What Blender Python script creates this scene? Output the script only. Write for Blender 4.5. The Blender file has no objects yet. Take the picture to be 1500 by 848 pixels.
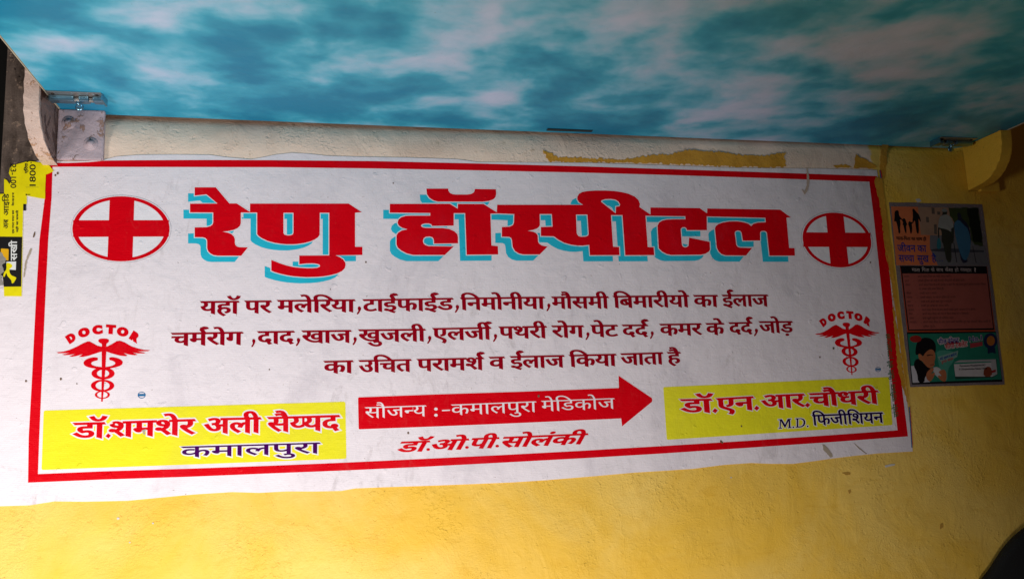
import bpy, bmesh, math, random
import numpy as np
from mathutils import Matrix, Vector
from mathutils.geometry import delaunay_2d_cdt
random.seed(7)
scene = bpy.context.scene
COL = scene.collection

# ================================================================ camera, light, exposure
CAM = np.array([0.53167766, -1.58121047, 0.06510309])
ROT = np.array([[0.97962527, 0.01020553, -0.20057461],
                [-0.19641348, -0.15970315, -0.96742785],
                [-0.04190551, 0.98711233, -0.15444474]])
FPX = 1184.03
cd = bpy.data.cameras.new('camera'); cd.sensor_width = 36; cd.lens = FPX/1500*36
cd.clip_start = 0.05; cd.clip_end = 100
cam = bpy.data.objects.new('camera', cd); COL.objects.link(cam)
M4 = Matrix.Identity(4)
for i in range(3):
    for j in range(3):
        M4[i][j] = ROT[i, j]
    M4[i][3] = CAM[i]
cam.matrix_world = M4
scene.camera = cam

world = bpy.data.worlds.new('World'); scene.world = world; world.use_nodes = True
bg = world.node_tree.nodes['Background']
bg.inputs[0].default_value = (1.0, 0.62, 0.58, 1); bg.inputs[1].default_value = 0.022

def area_lamp(name, loc, target, size, power, color):
    ld = bpy.data.lights.new(name, 'AREA'); ld.shape = 'DISK'; ld.size = size
    ld.energy = power; ld.color = color
    o = bpy.data.objects.new(name, ld); COL.objects.link(o); o.location = loc
    o.rotation_euler = (Vector(target)-Vector(loc)).to_track_quat('-Z', 'Y').to_euler()
    return o
# soft daylight falling in from low on the left, as in the photograph
dl = area_lamp('doorway_light', (0.62, -1.50, -1.05), (-0.38, 0, -1.36), 0.42, 60, (1.0, 0.97, 0.955))
dl.data.spread = 2.96
area_lamp('fill_lamp_from_left', (-.85, -1.20, -.35), (-.30, 0, .15), 0.5, 13, (1.0, 0.97, 0.94))  # added fill lamp, brightens the right bracket and the shelf underside
scene.view_settings.view_transform = 'Standard'; scene.view_settings.look = 'None'
scene.view_settings.exposure = 0.0; scene.view_settings.gamma = 1.0

# ================================================================ picture point -> place
def ray(px, py):
    d = ROT @ np.array([px-750, 424-py, -FPX]); return d/np.linalg.norm(d)
def at(px, py, y=0.0):                      # point of the upright plane at depth y
    d = ray(px, py); k = (y-CAM[1])/d[1]; return CAM+k*d
def atz(px, py, z):                         # point of the level plane at height z
    d = ray(px, py); k = (z-CAM[2])/d[2]; return CAM+k*d

# ================================================================ object helpers
def tag(o, label=None, cat=None, group=None, kind=None):
    if label: o['label'] = label
    if cat: o['category'] = cat
    if group: o['group'] = group
    if kind: o['kind'] = kind
    return o
def empty(name, loc, label, cat, group=None):
    o = bpy.data.objects.new(name, None); COL.objects.link(o); o.location = loc
    o.empty_display_size = 0.05
    bpy.context.view_layer.update()
    return tag(o, label, cat, group)
def wloc(o):
    v = Vector((0, 0, 0))
    while o: v += o.location; o = o.parent
    return v
def link(name, me, m, parent=None, smooth=False):
    o = bpy.data.objects.new(name, me); COL.objects.link(o)
    if m is not None and not me.materials: me.materials.append(m)
    if parent is not None:
        o.parent = parent; off = wloc(parent)
        me.transform(Matrix.Translation(-off))
    if smooth:
        for p in me.polygons: p.use_smooth = True
    return o
def mesh_of(verts, faces, name='mesh'):
    me = bpy.data.meshes.new(name); me.from_pydata([tuple(map(float, v)) for v in verts], [], faces); me.update()
    return me
def from_bm(name, bm, m, parent=None, smooth=False):
    me = bpy.data.meshes.new(name); bm.normal_update(); bm.to_mesh(me); bm.free()
    return link(name, me, m, parent, smooth)
def bm_box(bm, lo, hi, bev=0.0):
    r = bmesh.ops.create_cube(bm, size=1.0)
    for v in r['verts']:
        v.co = Vector([lo[i]+(v.co[i]+.5)*(hi[i]-lo[i]) for i in range(3)])
    if bev:
        es = list({e for v in r['verts'] for e in v.link_edges})
        bmesh.ops.bevel(bm, geom=es, offset=bev, segments=2, affect='EDGES', profile=.6)
def bm_cyl(bm, p0, p1, r, n=16, r2=None):
    p0, p1 = Vector(p0), Vector(p1); d = p1-p0
    M = Matrix.Translation((p0+p1)/2) @ d.to_track_quat('Z', 'Y').to_matrix().to_4x4()
    bmesh.ops.create_cone(bm, cap_ends=True, segments=n, radius1=r, radius2=r if r2 is None else r2, depth=d.length, matrix=M)

# ================================================================ materials
def newmat(name):
    m = bpy.data.materials.new(name); m.use_nodes = True
    nt = m.node_tree; b = nt.nodes['Principled BSDF']
    return m, nt, b
def N(nt, t, **kw):
    n = nt.nodes.new(t)
    for k, v in kw.items():
        if k in n.inputs: n.inputs[k].default_value = v
        else: setattr(n, k, v)
    return n
def pos(nt): return N(nt, 'ShaderNodeNewGeometry').outputs['Position']
def scaled(nt, v, s):
    n = N(nt, 'ShaderNodeVectorMath', operation='MULTIPLY'); nt.links.new(v, n.inputs[0]); n.inputs[1].default_value = s; return n.outputs[0]
def noise(nt, v, scale, detail=4, rough=.55, dist=0.0):
    n = N(nt, 'ShaderNodeTexNoise'); n.inputs['Scale'].default_value = scale; n.inputs['Detail'].default_value = detail
    n.inputs['Roughness'].default_value = rough; n.inputs['Distortion'].default_value = dist
    nt.links.new(v, n.inputs['Vector']); return n.outputs['Fac']
def ramp(nt, f, lo, hi, a=0.0, b=1.0):
    n = N(nt, 'ShaderNodeMapRange'); n.clamp = True; n.interpolation_type = 'SMOOTHSTEP'
    n.inputs['From Min'].default_value = lo; n.inputs['From Max'].default_value = hi
    n.inputs['To Min'].default_value = a; n.inputs['To Max'].default_value = b
    nt.links.new(f, n.inputs['Value']); return n.outputs['Result']
def math_(nt, op, a, b):
    n = N(nt, 'ShaderNodeMath', operation=op)
    for i, v in enumerate((a, b)):
        if isinstance(v, (int, float)): n.inputs[i].default_value = v
        else: nt.links.new(v, n.inputs[i])
    return n.outputs[0]
def mix(nt, f, a, b):
    n = N(nt, 'ShaderNodeMix', data_type='RGBA')
    for s, v in ((n.inputs['Factor'], f), (n.inputs['A'], a), (n.inputs['B'], b)):
        if isinstance(v, (int, float)): s.default_value = v
        elif isinstance(v, tuple): s.default_value = (*v, 1) if len(v) == 3 else v
        else: nt.links.new(v, s)
    return n.outputs['Result']
def bump(nt, h, dist, strength=1.0, prev=None):
    n = N(nt, 'ShaderNodeBump'); n.inputs['Distance'].default_value = dist; n.inputs['Strength'].default_value = strength
    nt.links.new(h, n.inputs['Height'])
    if prev is not None: nt.links.new(prev, n.inputs['Normal'])
    return n.outputs['Normal']

def vinyl_relief(nt, b):
    """the same wrinkles and weave for the sheet and all that is printed on it"""
    p = pos(nt)
    big = noise(nt, scaled(nt, p, (1, 1, .7)), 5.0, 3, .5)
    mid = noise(nt, scaled(nt, p, (1, 1, 1.4)), 26.0, 4, .6, .4)
    crease = noise(nt, scaled(nt, p, (1.0, 1, .35)), 15.0, 5, .7, 1.2)
    cr = ramp(nt, math_(nt, 'ABSOLUTE', math_(nt, 'SUBTRACT', crease, .5), 0), 0.0, .035)
    grit = noise(nt, p, 160.0, 3, .6); gr = ramp(nt, grit, .62, .75)
    w = N(nt, 'ShaderNodeTexWave', wave_type='BANDS', bands_direction='Z'); w.inputs['Scale'].default_value = 95
    w.inputs['Distortion'].default_value = .5; w.inputs['Detail'].default_value = 1
    nt.links.new(p, w.inputs['Vector'])
    n = bump(nt, big, .014)
    n = bump(nt, mid, .0020, 1, n)
    n = bump(nt, ramp(nt, noise(nt, p, 48, 2, .5), .66, .74), .0009, .7, n)
    n = bump(nt, cr, .0002, .5, n)
    n = bump(nt, gr, .0004, .6, n)
    n = bump(nt, w.outputs['Fac'], .00014, .4, n)
    nt.links.new(n, b.inputs['Normal'])
def printed(name, col, rough=.42, dirt=.35, plain=False):
    m, nt, b = newmat(name)
    p = pos(nt)
    c1 = ramp(nt, noise(nt, scaled(nt, p, (1, 1, .55)), 7, 6, .68, .6), .50, .78)
    c2 = ramp(nt, noise(nt, p, 60, 5, .7), .60, .80)
    spk = ramp(nt, noise(nt, p, 210, 2, .5), .74, .80)
    grey = tuple(x*.55+y for x, y in zip(col, (.055, .045, .075))); brown = (.20, .12, .07)
    o = mix(nt, math_(nt, 'MULTIPLY', c1, dirt*.55), col, grey)
    o = mix(nt, math_(nt, 'MULTIPLY', c2, dirt*.30), o, brown)
    o = mix(nt, math_(nt, 'MULTIPLY', spk, dirt*.9), o, brown)
    sm = noise(nt, scaled(nt, p, (1.0, 1, .45)), 38, 6, .75, 1.0); reg = ramp(nt, noise(nt, p, 2.6, 2, .5), .46, .62)
    o = mix(nt, math_(nt, 'MULTIPLY', math_(nt, 'MULTIPLY', ramp(nt, sm, .50, .72), reg), dirt*.32), o, (.24, .19, .17))
    nt.links.new(o, b.inputs['Base Color'])
    b.inputs['Roughness'].default_value = rough; b.inputs['Specular IOR Level'].default_value = .06
    if not plain: vinyl_relief(nt, b)
    return m
def plain(name, col, rough=.5, metal=0.0, bumps=None, spec=.4):
    m, nt, b = newmat(name); p = pos(nt)
    v = noise(nt, p, 35, 5, .6)
    o = mix(nt, ramp(nt, v, .35, .75, 0, .35), col, tuple(x*.6 for x in col))
    nt.links.new(o, b.inputs['Base Color']); b.inputs['Roughness'].default_value = rough; b.inputs['Metallic'].default_value = metal
    b.inputs['Specular IOR Level'].default_value = spec
    if bumps: nt.links.new(bump(nt, noise(nt, p, bumps[0], 5, .6), bumps[1]), b.inputs['Normal'])
    return m

def plaster_relief(nt, b, k=1.0):
    p = pos(nt)
    big = noise(nt, p, 4.5, 3, .5)
    trowel = noise(nt, scaled(nt, p, (1, 1, .8)), 17, 5, .62, 1.0)
    rough = noise(nt, p, 130, 3, .6); patch = ramp(nt, noise(nt, p, 9, 4, .6, .8), .48, .66)
    lumps = math_(nt, 'MULTIPLY', ramp(nt, rough, .48, .70), patch)
    vor = N(nt, 'ShaderNodeTexVoronoi', feature='DISTANCE_TO_EDGE'); vor.inputs['Scale'].default_value = 7
    wv = N(nt, 'ShaderNodeVectorMath', operation='ADD')
    nn = N(nt, 'ShaderNodeTexNoise'); nn.inputs['Scale'].default_value = 6; nn.inputs['Detail'].default_value = 5; nt.links.new(p, nn.inputs['Vector'])
    s = N(nt, 'ShaderNodeVectorMath', operation='SCALE'); nt.links.new(nn.outputs['Color'], s.inputs[0]); s.inputs['Scale'].default_value = .35
    nt.links.new(p, wv.inputs[0]); nt.links.new(s.outputs[0], wv.inputs[1]); nt.links.new(wv.outputs[0], vor.inputs['Vector'])
    ridge = math_(nt, 'MULTIPLY', ramp(nt, vor.outputs['Distance'], 0, .035, 1, 0), ramp(nt, noise(nt, p, 5, 3), .50, .62))
    brush = noise(nt, scaled(nt, p, (1, 1, 9)), 45, 4, .6, .5)
    pits = ramp(nt, noise(nt, p, 75, 2, .5), .27, .33)
    fine = noise(nt, scaled(nt, p, (1, 1, 1.3)), 230, 4, .65, .6); sw = ramp(nt, noise(nt, p, 5.5, 3, .5), .40, .62, .25, 1)
    n = bump(nt, big, .013*k)
    n = bump(nt, trowel, .0030*k, 1, n)
    n = bump(nt, lumps, .0008*k, 1, n)
    n = bump(nt, ridge, .0005*k, .6, n)
    n = bump(nt, brush, .0004*k, .8, n)
    n = bump(nt, pits, .0007*k, .8, n)
    n = bump(nt, math_(nt, 'MULTIPLY', fine, sw), .0013*k, 1, n)
    nt.links.new(n, b.inputs['Normal'])
    return p
YEL = (.82, .49, .055)
def yellow_colour(nt, p):
    a = ramp(nt, noise(nt, p, 3.2, 5, .6, .5), .38, .68)
    o = mix(nt, a, YEL, (.84, .56, .13))
    wash = ramp(nt, noise(nt, scaled(nt, p, (1, 1, 3)), 14, 6, .7, .6), .52, .72)
    o = mix(nt, math_(nt, 'MULTIPLY', wash, .35), o, (.68, .36, .025))
    d = ramp(nt, noise(nt, p, 150, 2, .5), .72, .77)
    o = mix(nt, math_(nt, 'MULTIPLY', d, .6), o, (.30, .17, .04))
    return o
def yellow_mat(name='yellow_wall_paint', k=1.0):
    m, nt, b = newmat(name); p = plaster_relief(nt, b, k)
    nt.links.new(yellow_colour(nt, p), b.inputs['Base Color'])
    b.inputs['Roughness'].default_value = .5; b.inputs['Specular IOR Level'].default_value = .12
    return m
def wall_mat():
    m, nt, b = newmat('painted_plaster'); p = plaster_relief(nt, b)
    sep = N(nt, 'ShaderNodeSeparateXYZ'); nt.links.new(p, sep.inputs[0]); X, Z = sep.outputs['X'], sep.outputs['Z']
    w1 = math_(nt, 'MULTIPLY', math_(nt, 'SUBTRACT', noise(nt, p, 22, 5, .65), .5), .05)
    xe = math_(nt, 'ADD', X, w1); ze = math_(nt, 'ADD', Z, w1)
    white = math_(nt, 'MULTIPLY', ramp(nt, xe, 1.715, 1.722, 1, 0), ramp(nt, ze, .535, .538))
    wc = mix(nt, ramp(nt, noise(nt, p, 8, 5, .65, .5), .4, .7), (.88, .67, .53), (.78, .57, .44))
    wc = mix(nt, math_(nt, 'MULTIPLY', ramp(nt, noise(nt, p, 55, 4, .6), .62, .72), .4), wc, (.40, .27, .15))
    o = mix(nt, white, yellow_colour(nt, p), wc)
    grey = math_(nt, 'MULTIPLY', ramp(nt, xe, -.006, -.002, 1, 0), ramp(nt, ze, .28, .50))
    gc = mix(nt, ramp(nt, noise(nt, scaled(nt, p, (1, 1, .3)), 28, 6, .7, .5), .35, .7), (.135, .10, .082), (.04, .028, .022))
    gc = mix(nt, ramp(nt, noise(nt, p, 70, 5, .7), .56, .66), gc, (.27, .19, .14))
    gc = mix(nt, ramp(nt, noise(nt, p, 34, 3, .6), .62, .68), gc, (.012, .009, .008))
    o = mix(nt, grey, o, gc)
    nt.links.new(o, b.inputs['Base Color']); b.inputs['Roughness'].default_value = .5; b.inputs['Specular IOR Level'].default_value = .12
    return m
# ---------------------------------------------------------------- lettering
# outlines come from the typeface that ships inside Blender; words are set glyph by glyph
_gc = {}
def _splines(body):
    cu = bpy.data.curves.new('glyph_tmp', 'FONT'); cu.body = body; cu.size = 1.0
    ob = bpy.data.objects.new('glyph_tmp', cu); bpy.context.scene.collection.objects.link(ob)
    dg = bpy.context.evaluated_depsgraph_get(); dg.update()
    oe = ob.evaluated_get(dg); c2 = oe.to_curve(dg)
    res = []
    for s in c2.splines:
        P = s.bezier_points; n = len(P); pts = []
        for i in range(n):
            a, b = P[i], P[(i+1) % n]
            p0, p1, p2, p3 = [np.array(v[:2]) for v in (a.co, a.handle_right, b.handle_left, b.co)]
            chord = np.linalg.norm(p3-p0)
            dev = max(abs(np.cross(p1-p0, p3-p0)), abs(np.cross(p2-p0, p3-p0)))/(chord+1e-9)
            k = 1 if dev < 0.002 else 4
            for t in range(k):
                u = t/k
                pts.append((1-u)**3*p0+3*(1-u)**2*u*p1+3*(1-u)*u*u*p2+u**3*p3)
        if len(pts) > 2: res.append(np.array(pts))
    oe.to_curve_clear()
    bpy.data.objects.remove(ob); bpy.data.curves.remove(cu)
    return res
def clean(c):
    keep = [c[0]]
    for p in c[1:]:
        if np.linalg.norm(p-keep[-1]) > 1e-4: keep.append(p)
    if np.linalg.norm(keep[0]-keep[-1]) < 1e-4: keep.pop()
    return np.array(keep)
def glyph(ch):
    if ch in _gc: return _gc[ch]
    ref = _splines('l')[0][:, 0].min()
    s = _splines(ch+'l')
    adv = s[-1][:, 0].min()-ref
    cs = [clean(c) for c in s[:-1]]
    if sum(float(np.sum(c[:, 0]*np.roll(c[:, 1], -1)-np.roll(c[:, 0], -1)*c[:, 1])) for c in cs) > 0: cs = [c[::-1] for c in cs]
    _gc[ch] = (cs, adv)
    return _gc[ch]

# ---------------------------------------------------------------- flat shapes on the wall plane
def offset(c, dx, dy):
    """push a closed outline outward (outlines run clockwise, holes the other way)"""
    n = len(c); out = []
    for i in range(n):
        a, b, d = c[i-1], c[i], c[(i+1) % n]
        e1 = b-a; e2 = d-b
        e1 = e1/(np.linalg.norm(e1)+1e-12); e2 = e2/(np.linalg.norm(e2)+1e-12)
        n1 = np.array([-e1[1], e1[0]]); n2 = np.array([-e2[1], e2[0]])
        s = n1+n2; q = s@s
        v = s*(2/max(q, .9)) if q > 1e-6 else n1
        out.append(b+v*np.array([dx, dy]))
    return np.array(out)
def area2(c): x, y = c[:, 0], c[:, 1]; return float(np.sum(x*np.roll(y, -1)-np.roll(x, -1)*y))
def fill(contours):
    """triangles of the non-zero union of closed outlines"""
    vs, es = [], []
    for c in contours:
        k = len(vs); n = len(c)
        vs += [Vector((float(p[0]), float(p[1]))) for p in c]
        es += [(k+i, k+(i+1) % n) for i in range(n)]
    V, E_, F_, *_ = delaunay_2d_cdt(vs, es, [], 0, 1e-5)
    V = np.array([tuple(v) for v in V]); F = np.array([f for f in F_ if len(f) == 3])
    if len(F) == 0: return V, []
    cen = V[F].mean(1); wn = np.zeros(len(F))
    for c in contours:
        a = np.asarray(c, float); b = np.roll(a, -1, 0)
        for p, q in zip(a, b):
            up = (p[1] <= cen[:, 1]) & (q[1] > cen[:, 1]); dn = (p[1] > cen[:, 1]) & (q[1] <= cen[:, 1])
            s = (q[0]-p[0])*(cen[:, 1]-p[1])-(cen[:, 0]-p[0])*(q[1]-p[1])
            wn += (up & (s > 0)); wn -= (dn & (s < 0))
    F = F[np.abs(wn) > .5]
    used = np.unique(F); mp = {int(u): i for i, u in enumerate(used)}
    return V[used], [tuple(mp[int(i)] for i in f) for f in F]
def orient(c, hole=False):
    """image coordinates (y down): make outer and hole run opposite ways"""
    c = np.array(c, float); a = area2(c)
    return c[::-1] if (a > 0) == hole else c
def sheet(name, contours, y, m, parent=None, thick=0.0):
    """contours in picture coordinates -> thin print on the upright plane at depth y"""
    V, F = fill(contours)
    P = [at(v[0], v[1], y) for v in V]
    me = mesh_of(P, F, name)
    bm = bmesh.new(); bm.from_mesh(me)
    bmesh.ops.recalc_face_normals(bm, faces=bm.faces)
    for f in bm.faces:
        f.normal_update()
        if f.normal.y > 0: f.normal_flip()
    if thick:
        r = bmesh.ops.extrude_face_region(bm, geom=list(bm.faces))
        for v in [g for g in r['geom'] if isinstance(g, bmesh.types.BMVert)]: v.co.y -= thick
        # the originals stay as the back of the sheet
        bmesh.ops.recalc_face_normals(bm, faces=bm.faces)
    bm.to_mesh(me); bm.free()
    return link(name, me, m, parent)
def rough(poly, amp, seed=1, step=6.0):
    """break a closed outline into an uneven, hand-made edge"""
    r = random.Random(seed); out = []; n = len(poly)
    for i in range(n):
        a = np.array(poly[i], float); b = np.array(poly[(i+1) % n], float); L = np.linalg.norm(b-a)
        k = max(1, int(L/step))
        nrm = np.array([-(b-a)[1], (b-a)[0]])/(L+1e-9)
        for t in range(k):
            out.append(a+(b-a)*t/k+nrm*r.uniform(-amp, amp)*(0.4 if t == 0 else 1))
    return np.array(out)
def smooth(poly, it=2, closed=True):
    c = np.array(poly, float)
    for _ in range(it):
        nx = np.roll(c, -1, 0); c = np.stack([.75*c+.25*nx, .25*c+.75*nx], 1).reshape(-1, 2)
    return c
def ell(cx, cy, rx, ry, n=64): return np.array([(cx+rx*math.cos(2*math.pi*i/n), cy+ry*math.sin(2*math.pi*i/n)) for i in range(n)])
def rrect(q, r, n=5):
    """quad with rounded corners"""
    q = [np.array(p, float) for p in q]; out = []
    for i in range(4):
        a, b, c = q[i-1], q[i], q[(i+1) % 4]
        u = (a-b)/np.linalg.norm(a-b); v = (c-b)/np.linalg.norm(c-b)
        for t in range(n+1):
            s = t/n; p0, p2 = b+u*r, b+v*r
            out.append((1-s)**2*p0+2*s*(1-s)*b+s*s*p2)
    return np.array(out)
def stroke(pts, w):
    """ribbon along a path; w one width or one per point"""
    p = np.array(pts, float); n = len(p); w = np.ones(n)*w if np.isscalar(w) else np.array(w, float)
    t = np.gradient(p, axis=0); t /= np.linalg.norm(t, axis=1)[:, None]+1e-9
    nn = np.stack([-t[:, 1], t[:, 0]], 1)*w[:, None]/2
    return np.vstack([p+nn, (p-nn)[::-1]])
def crop(ox, oy, s): return lambda pts: [(ox+x/s, oy+y/s) for x, y in pts]

REPH = stroke([(-.005, .60), (-.045, .70), (-.085, .775), (-.065, .85), (0, .885), (.06, .865), (.085, .81)], [.085, .085, .085, .085, .085, .09, .10])
def shape_text(s):
    """visual order string -> outlines. '^' reph on the letter just set, '{x' half form of x"""
    x = 0.0; out = []; i = 0; base = 0.0; stem = 0.0
    marks = 'ेैंुूृ़ँ'
    while i < len(s):
        ch = s[i]
        if ch == ' ': x += .26; i += 1; continue
        if ch == '^':
            c = REPH[::-1] if area2(REPH) > 0 else REPH
            out.append(c+np.array([x-.10, 0])); i += 1; continue
        if ch == '{':
            i += 1; g, a = glyph(s[i]); cut = a-.172
            hs = []
            for c in g:
                c2 = []
                n = len(c)
                for k in range(n):
                    p, q = c[k], c[(k+1) % n]
                    if p[0] <= cut: c2.append(p)
                    if (p[0] <= cut) != (q[0] <= cut):
                        t = (cut-p[0])/(q[0]-p[0]); c2.append(p+(q-p)*t)
                if len(c2) > 2: hs.append(np.array(c2))
            out += [c+np.array([x, 0]) for c in hs]; x += cut-.01; i += 1; continue
        g, a = glyph(ch)
        dx = 0
        if ch == 'ु' and i and s[i-1] == 'र': dx = .05
        out += [c+np.array([x+dx, 0]) for c in g]; x += a; i += 1
    return out
def calli(cs, slant=.055):
    """broad-nib finish: stems cut on the slant, tapered ends of the headline"""
    al = np.vstack(cs); band = al[(al[:, 1] > .53) & (al[:, 1] < .66)]
    if len(band) == 0: return cs
    x0, x1 = band[:, 0].min(), band[:, 0].max(); res = []
    for c in cs:
        c = c.copy(); n = len(c)
        for i in range(n):
            p, q = c[i].copy(), c[(i+1) % n].copy()
            if abs(p[1]-q[1]) < .004 and -.04 < p[1] < .02 and .06 < abs(p[0]-q[0]) < .22:
                l, r = (i, (i+1) % n) if p[0] < q[0] else ((i+1) % n, i)
                c[l][1] += .015; c[r][1] -= slant
        for i in range(n):
            x, y = c[i]
            if .53 < y < .60 and x < x0+.03: c[i][0] += .07
            if .60 <= y < .68 and x > x1-.03: c[i][0] -= .055
        res.append(c)
    return res
def leandir(x): return -.0475+(.114+.0475)*(x-66)/(1294-66)
def word_px(s, A, B, h, bx=.038, by=.018, slant=.055, shear=0.0, extra=0.0, up=None):
    """outlines of a word in picture coordinates; A, B = ends of the top edge of its headline, h = headline to baseline"""
    cs = shape_text(s); raw = [offset(c, bx, by) for c in cs]
    raw = calli(raw, slant) if slant else raw
    al = np.vstack(raw); band = al[(al[:, 1] > .53) & (al[:, 1] < .66)]
    if len(band) < 4 or s[0] in ',.-:()': band = al
    x0, x1 = band[:, 0].min(), band[:, 0].max()
    if s[0] in 'अआओ': x0 = al[:, 0].min()
    A = np.array(A, float); B = np.array(B, float); U = B-A
    if up is None: up = np.array([-leandir((A[0]+B[0])/2), -1.0])
    up = np.array(up, float)*h
    res = []
    for c in raw:
        u = (c[:, 0]-x0)/(x1-x0); v = (c[:, 1]-.622-by)/.622
        P = A+u[:, None]*U+v[:, None]*up
        if shear: P = P+(v[:, None])*h*shear*U/np.linalg.norm(U)
        res.append(P)
    if extra:   # widened copy, for the pale edge round letters
        res = [offset(c, -extra, -extra) for c in res]
    return res
def word(name, s, A, B, h, y, m, parent, **kw):
    return sheet(name, word_px(s, A, B, h, **kw), y, m, parent)

# ================================================================ the wall
YW = 0.0
M_wall = wall_mat(); M_yel = yellow_mat()
def build_wall():
    bm = bmesh.new()
    x0, x1, z0, z1, d = -.0865, 3.4, -1.2, 1.9, .20
    prof = [(0.0, z0), (0.0, .40), (0.0, .596)]      # wall top shaped to roll back, so it shades darker under the shelf
    for i in range(1, 9):
        t = i/8; prof.append((.034*t*t, .596+.078*t))
    prof += [(.036, .70), (.036, z1), (d, z1), (d, z0)]
    cols = [(x0, 0), (.045, 0), (.07, 1), (1.945, 1), (1.96, 0), (x1, 0)]; n = len(prof); m = len(cols)
    vs = [[bm.verts.new((x, y*k if y < .1 else y, z)) for y, z in prof] for x, k in cols]
    for c in range(m-1):
        for i in range(n):
            j = (i+1) % n; f = bm.faces.new((vs[c][i], vs[c+1][i], vs[c+1][j], vs[c][j]))
            f.smooth = 2 <= i <= 10
    bm.faces.new(vs[0]); bm.faces.new(vs[-1][::-1])
    bmesh.ops.recalc_face_normals(bm, faces=bm.faces)
    bmesh.ops.split_edges(bm, edges=[e for e in bm.edges if e.is_manifold and e.calc_face_angle() > .6])
    o = from_bm('plaster_wall', bm, M_wall); o['kind'] = 'structure'
    return o
wall = build_wall()
M_dark = plain('shade_black_concrete', (.008, .007, .006), .9, bumps=(40, .004))  # near-black colour paints in the darkness of the opening
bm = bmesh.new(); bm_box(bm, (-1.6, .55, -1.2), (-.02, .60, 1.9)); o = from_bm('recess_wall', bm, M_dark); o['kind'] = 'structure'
# ochre paint left where the white coat missed
cA = crop(700, 160, 2.5)
patch = cA([(238, 150), (262, 160), (290, 175), (400, 179), (500, 184), (560, 180), (640, 168), (700, 166), (740, 158), (780, 147), (830, 154), (900, 158), (960, 168), (1050, 172), (1090, 165), (1128, 157), (1122, 180), (1128, 212), (1040, 214), (900, 210), (800, 205), (650, 198), (520, 196), (400, 196), (330, 194), (262, 193), (250, 178)])
def ochre():
    m, nt, b = newmat('ochre_paint_patch'); p = plaster_relief(nt, b, .8)
    nt.links.new(mix(nt, ramp(nt, noise(nt, p, 30, 5, .7), .35, .65), (.68, .33, .03), (.56, .26, .02)), b.inputs['Base Color'])
    b.inputs['Roughness'].default_value = .5
    return m
M_ochre = ochre()
def dab(name, poly, seed, m=M_ochre, y=-.0006, amp=1.0, step=3.0, parent=wall):
    o = sheet(name, [orient(rough(poly, amp, seed, step))], y, m, parent)
    for v in o.data.vertices:                       # follows the roll-back added to shade the wall top
        if v.co.z > .596: v.co.y += .45*.034*((min(v.co.z, .674)-.596)/.078)**2-.0006
    return o
dab('paint_patch', patch, 3, amp=1.7, step=2.2)
dab('paint_patch', cA([(1385, 165), (1400, 178), (1420, 184), (1440, 195), (1462, 212), (1440, 218), (1375, 216), (1380, 190)]), 4)
dab('paint_patch', cA([(1300, 205), (1330, 202), (1360, 206), (1372, 214), (1310, 214)]), 5)
dab('paint_patch', [(1289, 235), (1296, 205), (1305, 203), (1300, 225), (1296, 262), (1289, 262)], 9)
M_chip = plain('bare_plaster', (.62, .58, .52), .8)
cB = crop(1100, 622, 3.75)
dab('paint_chip', cB([(735, 222), (770, 215), (792, 214), (790, 222), (738, 234)]), 6, M_chip, -.0008, .3)
dab('paint_chip', [(1341, 292), (1347, 291), (1350, 295), (1344, 297)], 7, M_chip, -.0008, .3)
M_rust = plain('rust_brown_stain', (.50, .27, .04), .7)
for k, pl in enumerate([cB([(500, 262), (530, 258), (548, 262), (545, 274), (520, 275)]), cB([(533, 360), (548, 355), (550, 366), (543, 378), (538, 376)]),
        [(1377, 768), (1381, 765), (1382, 771), (1377, 775)], [(1226, 705), (1241, 702), (1247, 706), (1240, 708)]][:3]):
    dab('rust_stain', pl, 20+k, M_rust, -.0008, .3, 2)
for k, (x, y, r) in enumerate([(173, 759, 2.2), (224, 766, 1.5), (1071, 699, 1.2), (190, 794, 1.3)]):
    dab('paint_chip', [tuple(p) for p in ell(x, y, r, r*.8, 7)], 40+k, M_chip, -.0008, .3, 2)

# ================================================================ the hospital banner
YB = -.0018
P_paper = printed('white_vinyl', (.79, .715, .745), .50, .85)
P_red = printed('red_print', (.66, .0, .006), .45, .25)
P_dred = printed('dark_red_print', (.29, .0, .008), .38, .15)
P_cyan = printed('cyan_print', (.022, .47, .62), .38, .2)
P_wht = printed('white_print', (.81, .76, .785), .40, .15)
P_ylw = printed('yellow_print', (.80, .73, .022), .38, .3)
P_pur = printed('purple_print', (.055, .0, .085), .38, .15)
P_nav = printed('navy_print', (.012, .0, .05), .38, .1)
P_grn = printed('green_print', (.0, .12, .04), .4, .1)
P_blu = printed('blue_print', (.02, .14, .32), .4, .1)
P_gry = printed('grey_hairline', (.42, .40, .45), .4, .1)

banner = empty('hospital_banner', tuple(at(690, 700, 0)), 'large white vinyl hospital banner with red border and Hindi lettering on the yellow wall', 'banner')
top = [(34, 239), (60, 236), (75, 236), (100, 237), (128, 236.5), (152, 234.7), (171, 230), (203, 227.5), (253, 227), (307, 227.5), (333, 231), (368, 234), (388, 230.5), (405, 227), (428, 224.5), (455, 226), (480, 229), (530, 230.3), (600, 231.5), (668, 233.7), (700, 238), (760, 238.5), (860, 239), (980, 243), (1060, 246), (1130, 247), (1200, 247.5), (1284, 249.5)]
bot = [(1336.5, 660.7), (1287, 663.3), (1250, 667), (1220, 670.5), (1190, 675), (1161, 678.5), (1128, 679.3), (1100, 677.7), (1060, 680), (1015, 686), (975, 688.5), (930, 692), (870, 697), (800, 703), (750, 706), (690, 708.5), (640, 711), (560, 713.5), (520, 715), (500, 718), (465, 719), (420, 719.5), (380, 721), (340, 720.5), (292, 723), (262, 726), (248.5, 727.5), (187, 732.5), (123, 734.5), (80, 734), (44, 739), (0, 740.5), (-26, 742)]
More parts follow.
